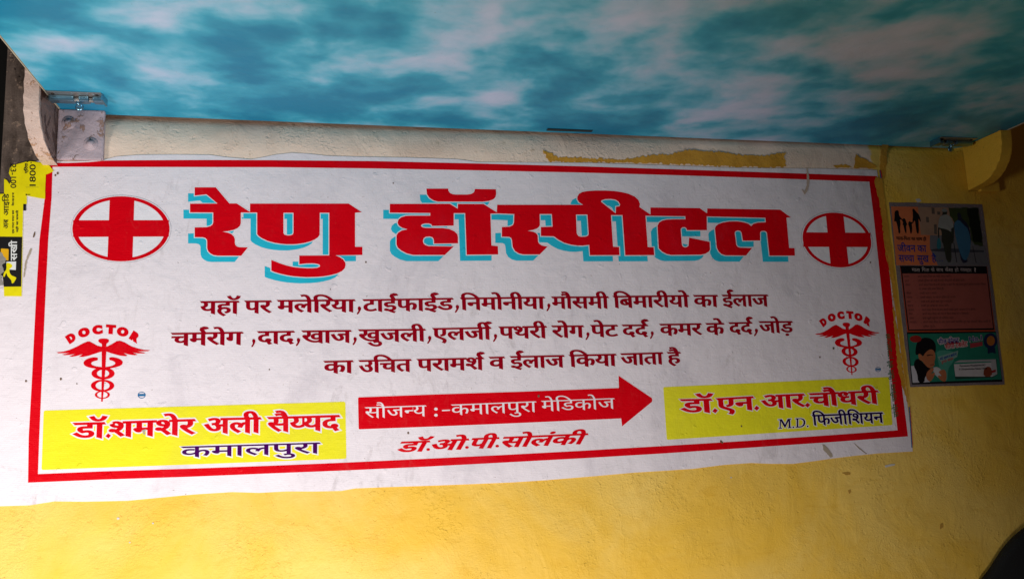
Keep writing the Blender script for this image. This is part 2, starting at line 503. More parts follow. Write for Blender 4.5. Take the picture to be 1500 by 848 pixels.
right = [(1291.5, 300), (1302, 380), (1312, 460), (1322, 540), (1331, 610)]
left = [(-20, 560), (-14, 420), (-10, 330), (4, 296), (20, 262)]
r_ = random.Random(5)
bot = [(x, y+r_.uniform(-.5, .5)) for x, y in bot]
cs = np.array(top+right+bot+left, float)
base = sheet('vinyl_sheet', [orient(cs)], -.0004, P_paper, banner, thick=.0012)
# red border: slightly bowed bands
def band(outer, inner): return np.array(list(outer)+list(inner)[::-1], float)
bt_o = [(68.5, 238.8), (100, 239), (130, 237.8), (155, 235.5), (200, 235), (300, 234.6), (400, 234.9), (550, 236.3), (700, 239.8), (850, 243.8), (1000, 248.6), (1150, 253.6), (1285, 258.2)]
bt_i = [(77, 244.6), (100, 244.5), (130, 244.6), (155, 244.8), (200, 244.8), (300, 245), (400, 245.2), (550, 247), (700, 249.8), (850, 253), (1000, 257.2), (1150, 262), (1284, 266.8)]
bl_o = [(68.5, 238.8), (66.8, 258), (65.6, 290), (58.0, 350), (52.5, 440), (46.5, 560), (42, 640), (41, 706.5)]
bl_i = [(77, 244.6), (75.6, 290), (70.8, 350), (66.3, 440), (61, 560), (57.5, 640), (55.6, 694)]
bb_o = [(41, 706.5), (150, 702), (280, 697.8), (400, 692.8), (510, 688.5), (620, 683.3), (730, 677.5), (850, 671), (970, 663.9), (1100, 655.2), (1220, 647), (1330, 638.8)]
bb_i = [(55.6, 694), (150, 690), (280, 686), (400, 681.6), (510, 677), (620, 671.8), (730, 666.4), (850, 660), (970, 653), (1100, 645), (1220, 636.8), (1314.8, 629.9)]
br_o = [(1285, 258.2), (1292, 310), (1301, 380), (1309, 460), (1318, 540), (1324, 590), (1330, 638.8)]
br_i = [(1273.4, 266.6), (1279, 310), (1286.5, 380), (1295, 460), (1304.5, 540), (1310, 590), (1314.8, 629.9)]
border = empty('border', tuple(at(690, 700, YB)), None, None); border.parent = banner; border.location = Vector(at(690, 700, YB))-banner.location
for o_, i_, dy in ((bt_o, bt_i, 0), (bb_o, bb_i, 0), (bl_o, bl_i, .00004), (br_o, br_i, .00004)):
    sheet('border_band', [orient(band(o_, i_))], YB-dy, P_red, border)

# ---- the big title -------------------------------------------------------
c1, c2, c3, c4, c5, c6 = crop(260, 260, 5.3), crop(430, 260, 5.3), crop(560, 260, 5.3), crop(740, 260, 5.3), crop(940, 260, 5.3), crop(1080, 260, 5.3)
T_O, T_H = [], []
T_O.append(c1([(133, 77), (297, 77), (403, 202), (460, 202), (562, 268), (563, 203)]) + c2([(428, 203), (530, 270), (478, 275), (478, 538), (535, 538), (535, 602), (325, 605), (355, 616), (385, 636), (402, 660), (405, 680), (398, 705), (375, 728), (335, 746), (280, 760), (230, 768), (180, 772), (99, 774)])
  + c1([(950, 771), (900, 767), (850, 759), (800, 748), (755, 735), (728, 724), (728, 640), (760, 652), (800, 668), (850, 684), (900, 695), (950, 701), (1000, 704), (1050, 704), (1085, 701), (1103, 693), (1107, 685), (1100, 676), (1080, 670), (1050, 667), (1000, 668), (945, 674), (945, 606)])
  + c2([(277, 605), (277, 275), (204, 275), (203, 445), (190, 465), (165, 482), (130, 497), (80, 510), (20, 518)]) + c1([(900, 519), (850, 519), (800, 515), (750, 507), (700, 493), (655, 472), (630, 455), (618, 440), (618, 273), (492, 273), (492, 355), (486, 375), (465, 395), (435, 408), (390, 418), (350, 421), (390, 428), (420, 440), (438, 458), (446, 480), (446, 510), (450, 524), (462, 536), (480, 541), (547, 543), (495, 608), (310, 608), (280, 603), (255, 590), (238, 573), (230, 548), (230, 495), (226, 480), (215, 470), (195, 465), (133, 464), (133, 388), (225, 386), (255, 378), (272, 365), (277, 350), (277, 273), (97, 272), (97, 204), (310, 203), (225, 132), (133, 142)]))
T_H.append(c1([(823, 275), (900, 275), (900, 430), (893, 444), (875, 450), (850, 450), (830, 444), (823, 430)]))
T_O.append(c3([(342, 87), (512, 87), (514, 104), (525, 120), (545, 130), (570, 133), (660, 133), (690, 128), (708, 118), (716, 105), (717, 90), (882, 92), (885, 130), (878, 155), (860, 172), (825, 184), (780, 189), (430, 188), (395, 178), (365, 158), (346, 130)]))
T_O.append(c3([(58, 205), (525, 205), (585, 243), (587, 206), (787, 207), (888, 270), (892, 212)]) + c4([(605, 213), (575, 195), (560, 172), (560, 150), (572, 128), (600, 113), (640, 106), (700, 102), (780, 102), (850, 106), (910, 115), (960, 128), (1005, 148), (1035, 175), (1047, 205), (1043, 230), (1128, 288), (1127, 233)])
  + c5([(450, 238), (507, 278), (509, 241), (1075, 250)]) + c6([(333, 250), (418, 312), (382, 312), (403, 547), (445, 548), (448, 607), (250, 607)])
  + c5([(972, 430), (965, 420), (950, 415), (932, 416), (920, 425), (920, 490), (785, 491), (775, 430), (765, 415), (745, 412), (728, 418), (722, 430), (735, 525), (745, 538), (765, 545), (857, 548), (810, 606), (650, 605), (620, 595), (598, 575), (583, 545), (568, 395), (575, 378), (595, 362), (630, 350), (680, 342), (740, 341), (790, 348), (830, 360), (850, 378), (868, 360), (900, 351), (963, 348), (960, 314), (505, 303), (507, 410), (352, 410), (347, 395), (335, 387), (315, 388), (303, 400), (312, 520), (318, 535), (330, 542), (350, 541), (363, 530), (368, 467), (528, 500), (531, 560), (520, 577), (495, 592), (460, 600), (230, 602), (195, 595), (160, 577), (132, 550), (122, 375), (135, 350), (160, 335), (195, 327), (250, 325), (340, 325), (338, 302), (30, 298), (47, 540), (93, 542), (98, 603)])
  + c4([(932, 604), (910, 293), (822, 293), (838, 537), (885, 540), (888, 603), (658, 604), (652, 524), (600, 530), (560, 529), (510, 522), (460, 508), (415, 485), (378, 458), (277, 455), (277, 385), (368, 382), (362, 285), (268, 285), (270, 370), (262, 385), (245, 398), (215, 408), (175, 415), (215, 420), (240, 432), (253, 450), (256, 500), (265, 515), (285, 528), (330, 537), (268, 598), (140, 598), (105, 590), (75, 570), (58, 540), (52, 485), (46, 470), (30, 462), (-26, 460), (-26, 385), (35, 382), (60, 370), (68, 350), (70, 285), (-60, 280)])
  + c3([(840, 282), (848, 528), (898, 533), (900, 598), (655, 600), (643, 278), (555, 278), (555, 375), (387, 377), (380, 364), (362, 358), (330, 358), (308, 365), (300, 375), (310, 386), (335, 392), (470, 393), (520, 400), (560, 418), (583, 440), (588, 460), (588, 512), (402, 514), (399, 480), (390, 466), (370, 459), (340, 461), (322, 472), (316, 492), (320, 512), (335, 526), (360, 533), (555, 536), (485, 602), (240, 602), (190, 590), (148, 568), (120, 545), (110, 520), (110, 450), (122, 430), (150, 412), (195, 403), (155, 392), (128, 374), (118, 352), (125, 328), (145, 310), (180, 299), (220, 297), (372, 297), (372, 277), (58, 274)]))
T_H.append(c4([(550, 289), (638, 289), (648, 440), (642, 452), (625, 459), (590, 461), (568, 454), (556, 435)]))
T_H.append(c4([(743, 188), (752, 177), (775, 170), (820, 168), (855, 173), (880, 188), (892, 210), (888, 224), (860, 228), (858, 279)]))
T_O = [np.array(c, float) for c in T_O]; T_H = [np.array(c, float) for c in T_H]
title = [orient(c) for c in T_O]+[orient(c, True) for c in T_H]
def shift(cs, dx, dy): return [c+np.array([dx, dy]) for c in cs]
drop = shift(title, -9.6, 9.0)
hotel = empty('title_lettering', (0, 0, 0), None, None)
hotel.parent = banner; hotel.location = Vector(at(700, 380, YB))-banner.location
sheet('drop_shadow_print', drop, YB-.0001, P_cyan, hotel)
sheet('outline_print', [offset(c, -1.15, -1.15) for c in title], YB-.0002, P_wht, hotel)
sheet('red_lettering', title, YB-.0003, P_red, hotel)

# ---- red cross emblems ---------------------------------------------------
def grp(name, px, py, label=None, y=YB):
    e = empty(name, (0, 0, 0), label, None); e.parent = banner; e.location = Vector(at(px, py, y))-banner.location; return e
def cross_emblem(cx, cy, rx, ry, hl, hr, vt, vb, label, sk=0.0):
    """hl/hr = top and bottom of the level bar, vt/vb = (left, right) of the upright at its top and bottom"""
    e = grp('cross_emblem', cx, cy, label)
    def E(ax, ay, n=72): return np.array([(cx+ax*math.cos(t)+sk*ay*math.sin(t), cy+ay*math.sin(t)) for t in [2*math.pi*i/n for i in range(n)]])
    sheet('hairline_ring', [orient(E(rx+2.4, ry+2.0)), orient(E(rx+1.9, ry+1.5), True)], YB-.0001, P_gry, e)
    sheet('white_ground', [orient(E(rx+1.4, ry+1.2))], YB-.00015, P_wht, e)
    ri, rj = rx*.905, ry*.905
    sheet('ring', [orient(E(rx, ry)), orient(E(ri, rj), True)], YB-.0003, P_red, e)
    q = [(vt[0], cy-ry*.97), (vt[1], cy-ry*.97), (vb[1], cy+ry*.97), (vb[0], cy+ry*.97)]
    k = rx*.985
    b = [(cx-k, hl[0]), (cx+k, hl[1]), (cx+k, hr[1]), (cx-k, hr[0])]
    sheet('cross', [orient(q), orient(b)], YB-.00034, P_red, e)
    return e
c2_ = crop(0, 220, 3.75)
cross_emblem(177.2, 335.3, 71.3, 47.6, (322.8, 322.6), (347.2, 346.6), (160.8, 197), (157.3, 194), 'red cross in a wide oval at the left end of the title')
cross_emblem(1226, 351.7, 50.0, 40.1, (340.4, 341.2), (361.6, 362.0), (1209.5, 1235.2), (1217, 1243.5), 'darker red cross in an oval at the right end of the title', sk=.14)

# ---- the three dark red lines --------------------------------------------
L1 = [('यहॉ', 292.3, 351.6, 441, 440.3), ('पर', 357.3, 399, 440.2, 439.8), ('मलेिरया', 404.9, 521.6, 439.3, 438.2), (',', 522, 529.7, 0, 0), ('टाइ^फाइ^ड', 530.2, 665, 438.3, 436),
      (',', 665.7, 673.2, 0, 0), ('िनमोनीया', 673.2, 799, 436, 434.2), (',', 799.9, 807, 0, 0), ('मौसमी', 806.7, 892.5, 434.3, 433.8), ('िबमारीयो', 896.8, 1010.3, 433.3, 432), ('का', 1014.5, 1052.4, 432, 431.8), ('इ^लाज', 1056.5, 1125.8, 431.6, 431.2)]
L2 = [('चम^रोग', 249.6, 357.3, 487.4, 485.6), (',', 367.6, 374.8, 0, 0), ('दाद', 375.9, 432.6, 485, 484.2), (',', 432.8, 440.5, 0, 0), ('खाज', 441, 515.8, 484, 483), (',', 515.9, 523.3, 0, 0), ('खुजली', 523.9, 624.5, 482.4, 481.3), (',', 625.2, 632.6, 0, 0),
      ('एलर्जी', 632.6, 720.5, 480.4, 478.7), (',', 721.6, 729, 0, 0), ('पथरी', 729.5, 802, 478.2, 477), ('रोग', 806.9, 856.2, 476.7, 476.3), (',', 857.2, 864.2, 0, 0), ('पेट', 863.7, 905.9, 475.8, 475.4), ('दद^', 910, 950, 475.3, 475),
      (',', 951.6, 958.2, 0, 0), ('कमर', 965, 1028.5, 474.2, 473.1), ('के', 1032.6, 1061.5, 473.1, 472.7), ('दद^', 1066.4, 1102.7, 472, 471.3), (',', 1103.9, 1111, 0, 0), ('जोड़', 1110.6, 1161.7, 470.4, 470)]
L3 = [('का', 473, 518.8, 528.4, 527.3), ('उिचत', 524.4, 603.8, 527.3, 525.5), ('परामश^', 609.6, 709.9, 525.6, 523), ('व', 715.2, 740.4, 522.5, 521.8), ('इ^लाज', 746, 827.5, 521.4, 519.6), ('िकया', 832.5, 903.8, 519.5, 517.7), ('जाता', 907.9, 972.2, 517.4, 515.4), ('है', 976, 997.8, 515.4, 514.9)]
def text_line(name, items, hfun, y, m, px, py, **kw):
    cs = []; last = 440
    for s, x0, x1, y0, y1 in items:
        h = hfun((x0+x1)/2)
        s = s.replace('लर्जी', 'लजी^')
        if s == ',':
            cs += word_px(',', (x0, last+h*.78), (x1, last+h*.78), h, **kw2(kw)); continue
        cs += word_px(s, (x0, y0), (x1, y1), h, **kw); last = y1
    return cs
def kw2(kw):
    k = dict(kw); k['slant'] = 0; k['bx'] = .03; k['by'] = .03; return k
def comma(x0, x1, yb, h):      # drop with a slanting tail, like the ones on the banner
    w = x1-x0
    return [orient(smooth([(x0+w*.30, yb-h*.26), (x0+w*.62, yb-h*.30), (x0+w*.98, yb-h*.16), (x0+w*.80, yb+h*.10), (x0+w*.28, yb+h*.44), (x0, yb+h*.34), (x0+w*.42, yb+h*.08), (x0+w*.22, yb-h*.08)], 1))]
def line_px(items, hfun, **kw):
    cs = []; last = items[0][3]
    for s, x0, x1, y0, y1 in items:
        h = hfun((x0+x1)/2)
        if s == ',': cs += comma(x0, x1, last+h*.9, h); continue
        cs += word_px(s.replace('लर्जी', 'लजी^'), (x0, y0), (x1, y1), h, **kw); last = y1
    return cs
hf = lambda x: 17.6-(x-292)*1.5/830
for items, py in ((L1, 450), (L2, 495), (L3, 536)):
    e = grp('text_line', 690, py)
    cs = line_px(items, hf)
    sheet('pale_edge', [offset(c, -.8, -.8) for c in cs], YB-.0001, P_wht, e)
    sheet('dark_red_lettering', cs, YB-.0002, P_dred, e)

# ---- doctor emblems ------------------------------------------------------
ce = crop(70, 460, 6.056)
def wpt(p): return at(p[0], p[1], YB)
def doctor():
    e = grp('doctor_emblem', 150, 530, 'winged staff with two snakes under the arched word DOCTOR at the left edge')
    rod = ce([(478, 285), (522, 285), (510, 500), (497, 660), (487, 775), (473, 775), (476, 660), (478, 500)])
    knob = ce([(445, 238), (452, 225), (470, 217), (520, 217), (540, 225), (545, 240), (535, 253), (520, 262), (518, 290), (480, 290), (480, 263), (460, 255)])
    sheet('staff', [orient(smooth(knob, 1)), orient(rod)], YB-.0003, P_red, e)
    wl = ce([(490, 292), (440, 280), (400, 258), (370, 242), (350, 243), (310, 260), (250, 292), (190, 318), (140, 332), (77, 339), (95, 347), (150, 346), (195, 345), (125, 358), (150, 364), (200, 361), (245, 352), (190, 374), (215, 378), (260, 370), (310, 355), (275, 378), (310, 380), (360, 370), (420, 350), (490, 328)])
    wr = ce([(500, 296), (522, 290), (570, 265), (610, 240), (640, 236), (680, 250), (740, 285), (800, 305), (850, 317), (908, 320), (890, 328), (840, 330), (785, 328), (868, 343), (850, 348), (800, 348), (750, 341), (797, 360), (770, 365), (720, 358), (670, 344), (707, 368), (690, 373), (640, 368), (580, 352), (500, 326)])
    sheet('wing', [orient(wl)], YB-.00024, P_red, e); sheet('wing', [orient(wr)], YB-.00026, P_red, e)
    hl = ce([(446, 395), (438, 384), (400, 382), (350, 395), (320, 418), (315, 438), (330, 460), (370, 475), (430, 484), (485, 494), (485, 470), (430, 464), (398, 454), (383, 440), (392, 424), (420, 414), (442, 410)])
    hr = ce([(542, 392), (552, 382), (590, 382), (640, 397), (665, 418), (665, 438), (650, 455), (610, 470), (550, 482), (492, 494), (500, 470), (550, 464), (585, 452), (600, 438), (595, 425), (570, 412), (548, 408)])
    def ring(cx, cy, rx, ry, ix, iy): return [orient(ce(ell(cx, cy, rx, ry, 40))), orient(ce(ell(cx, cy, ix, iy, 32)), True)]
    sheet('snake_coil', [orient(smooth(hl, 1)), orient(smooth(hr, 1))], YB-.0002, P_red, e)
    for k, a in enumerate(((490, 526, 103, 53, 54, 33), (486, 634, 104, 53, 62, 38), (484, 715, 67, 35, 46, 27))):
        sheet('snake_coil', ring(*a), YB-.00016-.00001*k, P_red, e)
    cs = []
    for ch, x, y, rot, w, h in (('D', 206, 212, -33, 76, 78), ('O', 320, 163, -17, 100, 80), ('C', 440, 139, -5, 88, 80), ('T', 559, 136, 4, 86, 80), ('O', 664, 157, 13, 100, 80), ('R', 776, 204, 32, 84, 80)):
        g = [offset(c, .13, .09) for c in glyph(ch)[0]]; al = np.vstack(g); a, b = al.min(0), al.max(0); t = math.radians(rot)
        for c in g:
            u = (c-(a+b)/2)/(b-a)*np.array([w*1.06, -h*1.04])
            R = np.stack([u[:, 0]*math.cos(t)-u[:, 1]*math.sin(t), u[:, 0]*math.sin(t)+u[:, 1]*math.cos(t)], 1)+np.array([x, y])
            cs.append(np.array(ce(R)))
    sheet('arched_lettering', cs, YB-.0003, P_red, e)
    return e
def copy_tree(o, parent):
    c = o.copy(); COL.objects.link(c); c.parent = parent
    for ch in list(o.children): copy_tree(ch, c)
    return c
doc = doctor()
d2 = copy_tree(doc, banner)
d2['label'] = 'winged staff with two snakes under the arched word DOCTOR at the right edge'
pl, pr = wpt((82.7, 516)), wpt((220.3, 513)); ql, qr = wpt((1192.9, 489.5)), wpt((1287.7, 487))
pt, pb = wpt((151.7, 496)), wpt((149.3, 588)); qt, qb = wpt((1239.1, 472.7)), wpt((1246.9, 549))
sx = (qr[0]-ql[0])/(pr[0]-pl[0]); sz = (qt[2]-qb[2])/(pt[2]-pb[2])
print('emblem scale', sx, sz)
o0 = wpt((150, 530))
d2.scale = (sx, 1, sz)
d2.location = Vector((qt[0]-sx*(pt[0]-o0[0]), o0[1], qt[2]-sz*(pt[2]-o0[2])))-banner.location

# ---- name panels, arrow, signature ---------------------------------------
def text_pair(par, cs, m, halo, y, name, hm=P_wht):
    if halo: sheet('white_outline', [offset(c, -halo, -halo) for c in cs], y, hm, par)
    sheet(name, cs, y-.0001, m, par)
def dot(x, y, r=4.0): return orient([(x-r*1.05, y+.4), (x-.3, y-r), (x+r*1.05, y-.6), (x+.3, y+r*.9)])
p1 = grp('name_panel', 285, 640, 'yellow name panel at the bottom left with red and purple lettering')
sheet('yellow_panel', [orient(rrect([(64, 601.1), (506, 588), (507.5, 671.5), (60.8, 688)], 3))], YB-.0001, P_ylw, p1)
cs = []
for s, x0, x1, y0, y1, h in (('डॉ', 105.9, 156, 618.9, 617.6, 21.5), ('शमशेर', 163.2, 288, 617.1, 613.1, 21.2), ('अली', 298.4, 384, 612.3, 610.5, 21), ('सै{ययद', 390.4, 499.2, 610.4, 607.2, 20.6)):
    cs += word_px(s, (x0, y0), (x1, y1), h)
cs.append(dot(158.6, 638.1, 3.9))
text_pair(p1, cs, P_red, 2.0, YB-.0002, 'red_lettering')
text_pair(p1, word_px('कमालपुरा', (264, 653.8), (470.7, 647.5), 14.8, bx=.014, by=.014), P_pur, 1.8, YB-.0002, 'purple_lettering')
p2 = grp('name_panel', 1140, 610, 'duller yellow name panel at the bottom right with red and navy lettering')
sheet('yellow_panel', [orient(rrect([(971.5, 566.8), (1302.3, 551.8), (1307.5, 622.3), (976.8, 643.9)], 2.5))], YB-.0001, P_ylw, p2)
cs = []
for s, x0, x1, y0, y1, h in (('डॉ', 994.7, 1044, 584.4, 583.4, 18.8), ('एन', 1047.7, 1105.3, 583, 579.8, 18.5), ('आर', 1113.6, 1179.5, 578.8, 576, 18.3), ('चौधरी', 1183.7, 1287.5, 575.8, 571.2, 18)):
    cs += word_px(s, (x0, y0), (x1, y1), h)
for x, y in ((1047.5, 601.5), (1108.5, 597.7), (1183, 593.2)): cs.append(dot(x, y, 3.9))
text_pair(p2, cs, P_red, 1.1, YB-.0002, 'red_lettering')
cs = word_px('िफजीिशयन', (1188.8, 607.5), (1293.8, 603.3), 14.3, bx=.022)
cm = crop(960, 550, 6.25)
Mo = cm([(1125, 400), (1158, 398), (1188, 447), (1212, 395), (1243, 393), (1243, 399), (1234, 401), (1237, 470), (1247, 471), (1247, 478), (1212, 480), (1212, 474), (1221, 472), (1219, 415), (1190, 476), (1184, 476), (1150, 418), (1148, 476), (1160, 477), (1160, 483), (1128, 485), (1128, 479), (1138, 477), (1140, 407), (1126, 406)])
Do = cm([(1283, 391), (1335, 389), (1358, 396), (1372, 413), (1373, 437), (1363, 458), (1340, 471), (1284, 476), (1284, 470), (1294, 468), (1294, 399), (1283, 398)])
Dh = cm([(1308, 397), (1332, 396), (1350, 405), (1357, 422), (1354, 446), (1338, 461), (1308, 466)])
cs += [orient(Mo), orient(Do), orient(Dh, True), orient(cm(ell(1263, 472, 8, 8, 10))), orient(cm(ell(1394, 463, 8, 8, 10)))]
text_pair(p2, cs, P_nav, 1.0, YB-.0002, 'navy_lettering')

ar = grp('arrow_panel', 720, 600, 'red arrow pointing right with thin white lettering')
arrow = [(524.4, 581.7), (640, 577.3), (760, 573.5), (906.6, 568), (906, 549.9), (955.0, 582.8), (955.6, 585.5), (955.2, 588.2), (911.2, 624.2), (909.9, 612.6), (760, 619.3), (640, 624.3), (525.3, 628.6)]
aq = [orient(np.array(rrect([arrow[0], (530, 581.4), (530, 628.4), arrow[-1]], 2.2))), orient(arrow[1:12]+[(527, 628.5), (527, 581.6)])]
sheet('white_edge', [offset(c, -1, -1) for c in aq], YB-.0001, P_wht, ar)
sheet('arrow', aq, YB-.0002, P_red, ar)
cs = word_px('सौज{नय', (533.9, 596.4), (625, 593.3), 15.6, bx=.004, by=-.006) + [orient(ell(638.6, 598.8, 2.6, 2.2, 10)), orient(ell(638.6, 607.8, 2.6, 2.2, 10)), orient([(647.5, 600.2), (659.3, 599.7), (659.3, 601.3), (647.5, 601.9)])]
cs += word_px('कमालपुरा', (660.2, 592.4), (786.1, 587.4), 15.2, bx=.004, by=-.006)
cs += word_px('मेिडकोज', (792.2, 587), (900.8, 582.8), 15, bx=.004, by=-.006)
sheet('white_lettering', cs, YB-.0003, P_wht, ar)
sg = grp('signature_line', 720, 650, 'slanting red lettering under the arrow')
cs = []
for s, x0, x1, y0, y1 in (('डॉ', 588, 629.6, 646.6, 644.8), ('ओ', 636, 686.6, 644.2, 642), ('पी', 692, 731, 641.4, 639.9), ('सोलंकी', 738, 861.2, 639.6, 634.2)):
    cs += word_px(s, (x0, y0), (x1, y1), 14.5, bx=.036, by=.024, shear=.62, slant=.02)
for x, y in ((627.2, 658), (684, 655), (728.3, 653)): cs.append(orient(ell(x, y, 2.8, 2.0, 12)))
sheet('red_lettering', cs, YB-.0001, P_red, sg)
# small print
sp = grp('printer_line', 1306, 550, 'tiny green upright lettering beside the right border')
def vword(s, A, B, h, **kw):    # B -> A direction of reading; letters' tops face left
    A = np.array(A, float); B = np.array(B, float); d = (B-A)/np.linalg.norm(B-A); n = np.array([d[1], -d[0]])
    return word_px(s, A+n*h, B+n*h, h, up=n, slant=0, **kw)
cs = []
for s, a, b in (('सांचोर', 0, .16), ('गरािफकस', .19, .40), ('(', .425, .44), ('िदलीप', .455, .57), ('सोनी', .59, .68), (')', .70, .715), ('17728952189', .725, 1.0)):
    A = np.array([1316.2, 610.5]); B = np.array([1303.6, 488.7])
    cs += vword(s, A+(B-A)*a, A+(B-A)*b, 6.2 if s[0] not in '1()' else 5.6, bx=.018, by=.012)
sheet('green_lettering', cs, YB-.0004, P_grn, sp)
for cx, cy, r in ((207.5, 578.5, 5.9), (1286.2, 541, 4.2)):
    e = grp('printer_mark', cx, cy)
    sheet('ring', [orient(ell(cx, cy, r, r*.82, 24)), orient(ell(cx, cy, r*.84, r*.66, 24), True)], YB-.0002, P_blu, e)
    sheet('bar', [orient([(cx-r*.95, cy-r*.28), (cx+r*.95, cy-r*.30), (cx+r*.95, cy+r*.26), (cx-r*.95, cy+r*.28)])], YB-.00022, P_blu, e)
# colour bars printed on the trimmed right edge
eb = grp('colour_bar', 1334, 620)
sheet('blue_strip', [orient([(1331.2, 596), (1332.6, 596), (1336.6, 655), (1335.2, 656)])], YB-.0001, P_blu, eb)
sheet('red_strip', [orient([(1332.6, 596), (1333.4, 596), (1337, 650), (1336.6, 655)])], YB-.0001, P_red, eb)
sheet('blue_strip', [orient([(1288, 249.5), (1289.3, 249.5), (1291.4, 261), (1289.6, 261)])], YB-.0001, P_blu, eb)
sheet('red_strip', [orient([(1289.3, 249.5), (1290.6, 249.5), (1292.4, 259), (1291.4, 261)])], YB-.0001, P_red, eb)
# yellow wall paint dragged over the right edge
lf = [(1283, 259), (1281, 268), (1284, 280), (1289, 300), (1291.5, 318), (1292, 335), (1294.5, 350), (1297, 368), (1300, 385), (1303, 400), (1307, 425), (1308.5, 440), (1308, 460), (1310, 484), (1312.5, 510), (1315, 540), (1321, 565), (1327, 580), (1330, 596)]
rt = [(1337.5, 652), (1336, 620), (1333, 596), (1327, 540), (1317, 460), (1307, 380), (1297, 300), (1292.5, 262)]
lf = [tuple(p) for p in rough(lf+[(1331, 600)], .9, 11, 3)][:-1]
dab2 = sheet('dragged_wall_paint', [orient(lf+rt[1:])], YB-.0006, M_ochre, banner)
# scuffs and drips on the sheet
M_scuff = plain('brown_scuff', (.42, .34, .26), .6); M_tan = plain('tan_drip', (.56, .42, .33), .5); M_spot = plain('dark_spot', (.16, .09, .05), .7)
def mark(name, pl, m, s=1, amp=.5): sheet(name, [orient(rough(pl, amp, s, 2.5))], YB-.0009, m, banner)
mark('drip_mark', crop(1080, 260, 5.3)([(537, -70), (548, -70), (560, 25), (556, 70), (543, 110), (520, 133), (500, 92), (510, 92), (520, 108), (540, 60), (540, 25)]), M_tan, 3, .3)
cm2 = crop(1140, 550, 6.52)
mark('scrape_mark', cm2([(422, 658), (440, 660), (480, 700), (515, 745), (522, 775), (498, 782), (460, 735), (430, 705)]), M_scuff, 4)
mark('scrape_mark', cm2([(718, 640), (728, 645), (790, 700), (846, 745), (838, 748), (775, 702)]), M_scuff, 5, .2)
cs_ = crop(0, 330, 7.71)
for k, pl in enumerate(([(388, 75), (400, 75), (398, 105), (385, 135), (372, 140), (375, 110)], [(345, 262), (362, 265), (352, 300), (330, 345), (305, 400), (296, 460), (285, 530), (272, 590), (262, 585), (272, 500), (285, 420), (310, 340), (330, 290)])):
    mark('scuff_mark', cs_(pl), M_scuff if k else M_spot, 6+k, .6)
for k, (x, y, r) in enumerate(((84.5, 254, 1.6), (81, 257, 1.3), (89, 555, 1.6), (38, 558, 1.5), (112.5, 562, .9), (394.5, 541.3, .9), (484, 424, .7), (576, 268.5, .9), (536, 384, 1.2), (1056, 646.4, 1.5), (1058, 648, 1.3), (1086, 624, 1.2), (1221, 510, 1.5), (1201, 523, 1.1), (789, 580, 1.7), (866, 582, 1.3), (598, 634, 1.5), (1275, 384.5, 1))):
    mark('spot', [tuple(p) for p in ell(x, y, r, r*1.2, 7)], M_spot, 30+k, .3)
mark('torn_spot', crop(60, 580, 6.25)([(925, 310), (965, 300), (950, 330), (955, 350), (938, 352), (930, 330)]), M_scuff, 60, .3)

# ================================================================ yellow telephone stickers on the left
P_sty = plain('glossy_yellow_sticker', (.84, .72, .005), .3); P_stk = plain('black_sticker_ink', (.012, .011, .012), .35)
P_torn = plain('torn_grey_paper', (.30, .27, .24), .9, bumps=(200, .002)); P_stw = plain('white_sticker_ink', (.8, .8, .78), .35)
YS = YB-.0012
strip = empty('long_sticker', tuple(at(20, 433, YS)), 'long yellow and black sticker strip, torn at its left, beside the left banner border', 'sticker')
sheet('yellow_film', [orient([(15.5, 243), (30, 239.5), (39, 237), (39.4, 299), (34, 299), (33.2, 347), (31.8, 434), (6, 433.8), (5.5, 420), (4, 405), (-2, 400), (-8, 380), (-9, 285), (6, 284), (6, 262), (10, 264), (14, 270), (17, 262), (13, 254)])], YS+.0003, P_sty, strip, thick=.0002)
sheet('black_field', [orient([(-9, 346.5), (32.6, 347), (31, 419.7), (5.5, 420), (4, 405), (-2, 400), (-8, 380)])], YS-.0001, P_stk, strip)
sheet('torn_paper', [orient(rough([(-9, 374), (1, 369), (4, 373), (9, 380), (8, 385), (3, 388), (6, 398), (1, 402), (5, 418), (-9, 420)], .8, 3, 2.5))], YS-.0003, P_torn, strip)
cq = crop(0, 330, 7.71); cu_ = crop(0, 225, 7.71)
sheet('orange_badge', [orient(rrect(cq([(10, 262), (98, 268), (95, 400), (10, 380)]), 1.5))], YS-.0002, plain('orange_ink', (.8, .42, .01), .35), strip)
sheet('white_block', [orient(cq([(72, 412), (182, 408), (178, 505), (80, 498)]))], YS-.00018, P_stw, strip)
sheet('yellow_figure', [orient(smooth(cq([(70, 420), (120, 430), (145, 460), (120, 485), (104, 500), (110, 540), (130, 568), (165, 580), (187, 592), (172, 620), (150, 655), (132, 655), (130, 622), (105, 595), (82, 570), (72, 530), (50, 585), (35, 580), (45, 530), (75, 500)]), 1))], YS-.00024, P_sty, strip)
sheet('white_lettering', vword('सखी', cq([(188, 400)])[0], cq([(188, 172)])[0], 8.4, bx=.02, by=.02), YS-.0002, P_stw, strip)
sheet('black_lettering', vword('अब', cu_([(92, 848)])[0], cu_([(92, 742)])[0], 6.6, bx=.02, by=.015)+vword('आइिड', cu_([(96, 700)])[0], cu_([(96, 452)])[0], 6.8, bx=.02, by=.015), YS-.0002, P_stk, strip)
sheet('small_print', vword('एक गपत मपत सव', cu_([(158, 905)])[0], cu_([(158, 640)])[0], 2.6)+vword('िसफ बात हर घर', cu_([(158, 590)])[0], cu_([(158, 440)])[0], 2.6)+vword('वहीं जा सकती', cu_([(205, 890)])[0], cu_([(205, 640)])[0], 2.6), YS-.0002, P_stk, strip)
A_, B_ = cu_([(120, 120)])[0], cu_([(120, 385)])[0]
def cwword(s, A, B, h, **kw):
    A = np.array(A, float); B = np.array(B, float); d = (B-A)/np.linalg.norm(B-A); n = np.array([d[1], -d[0]])
    return word_px(s, A+n*h, B+n*h, h, up=n, slant=0, **kw)
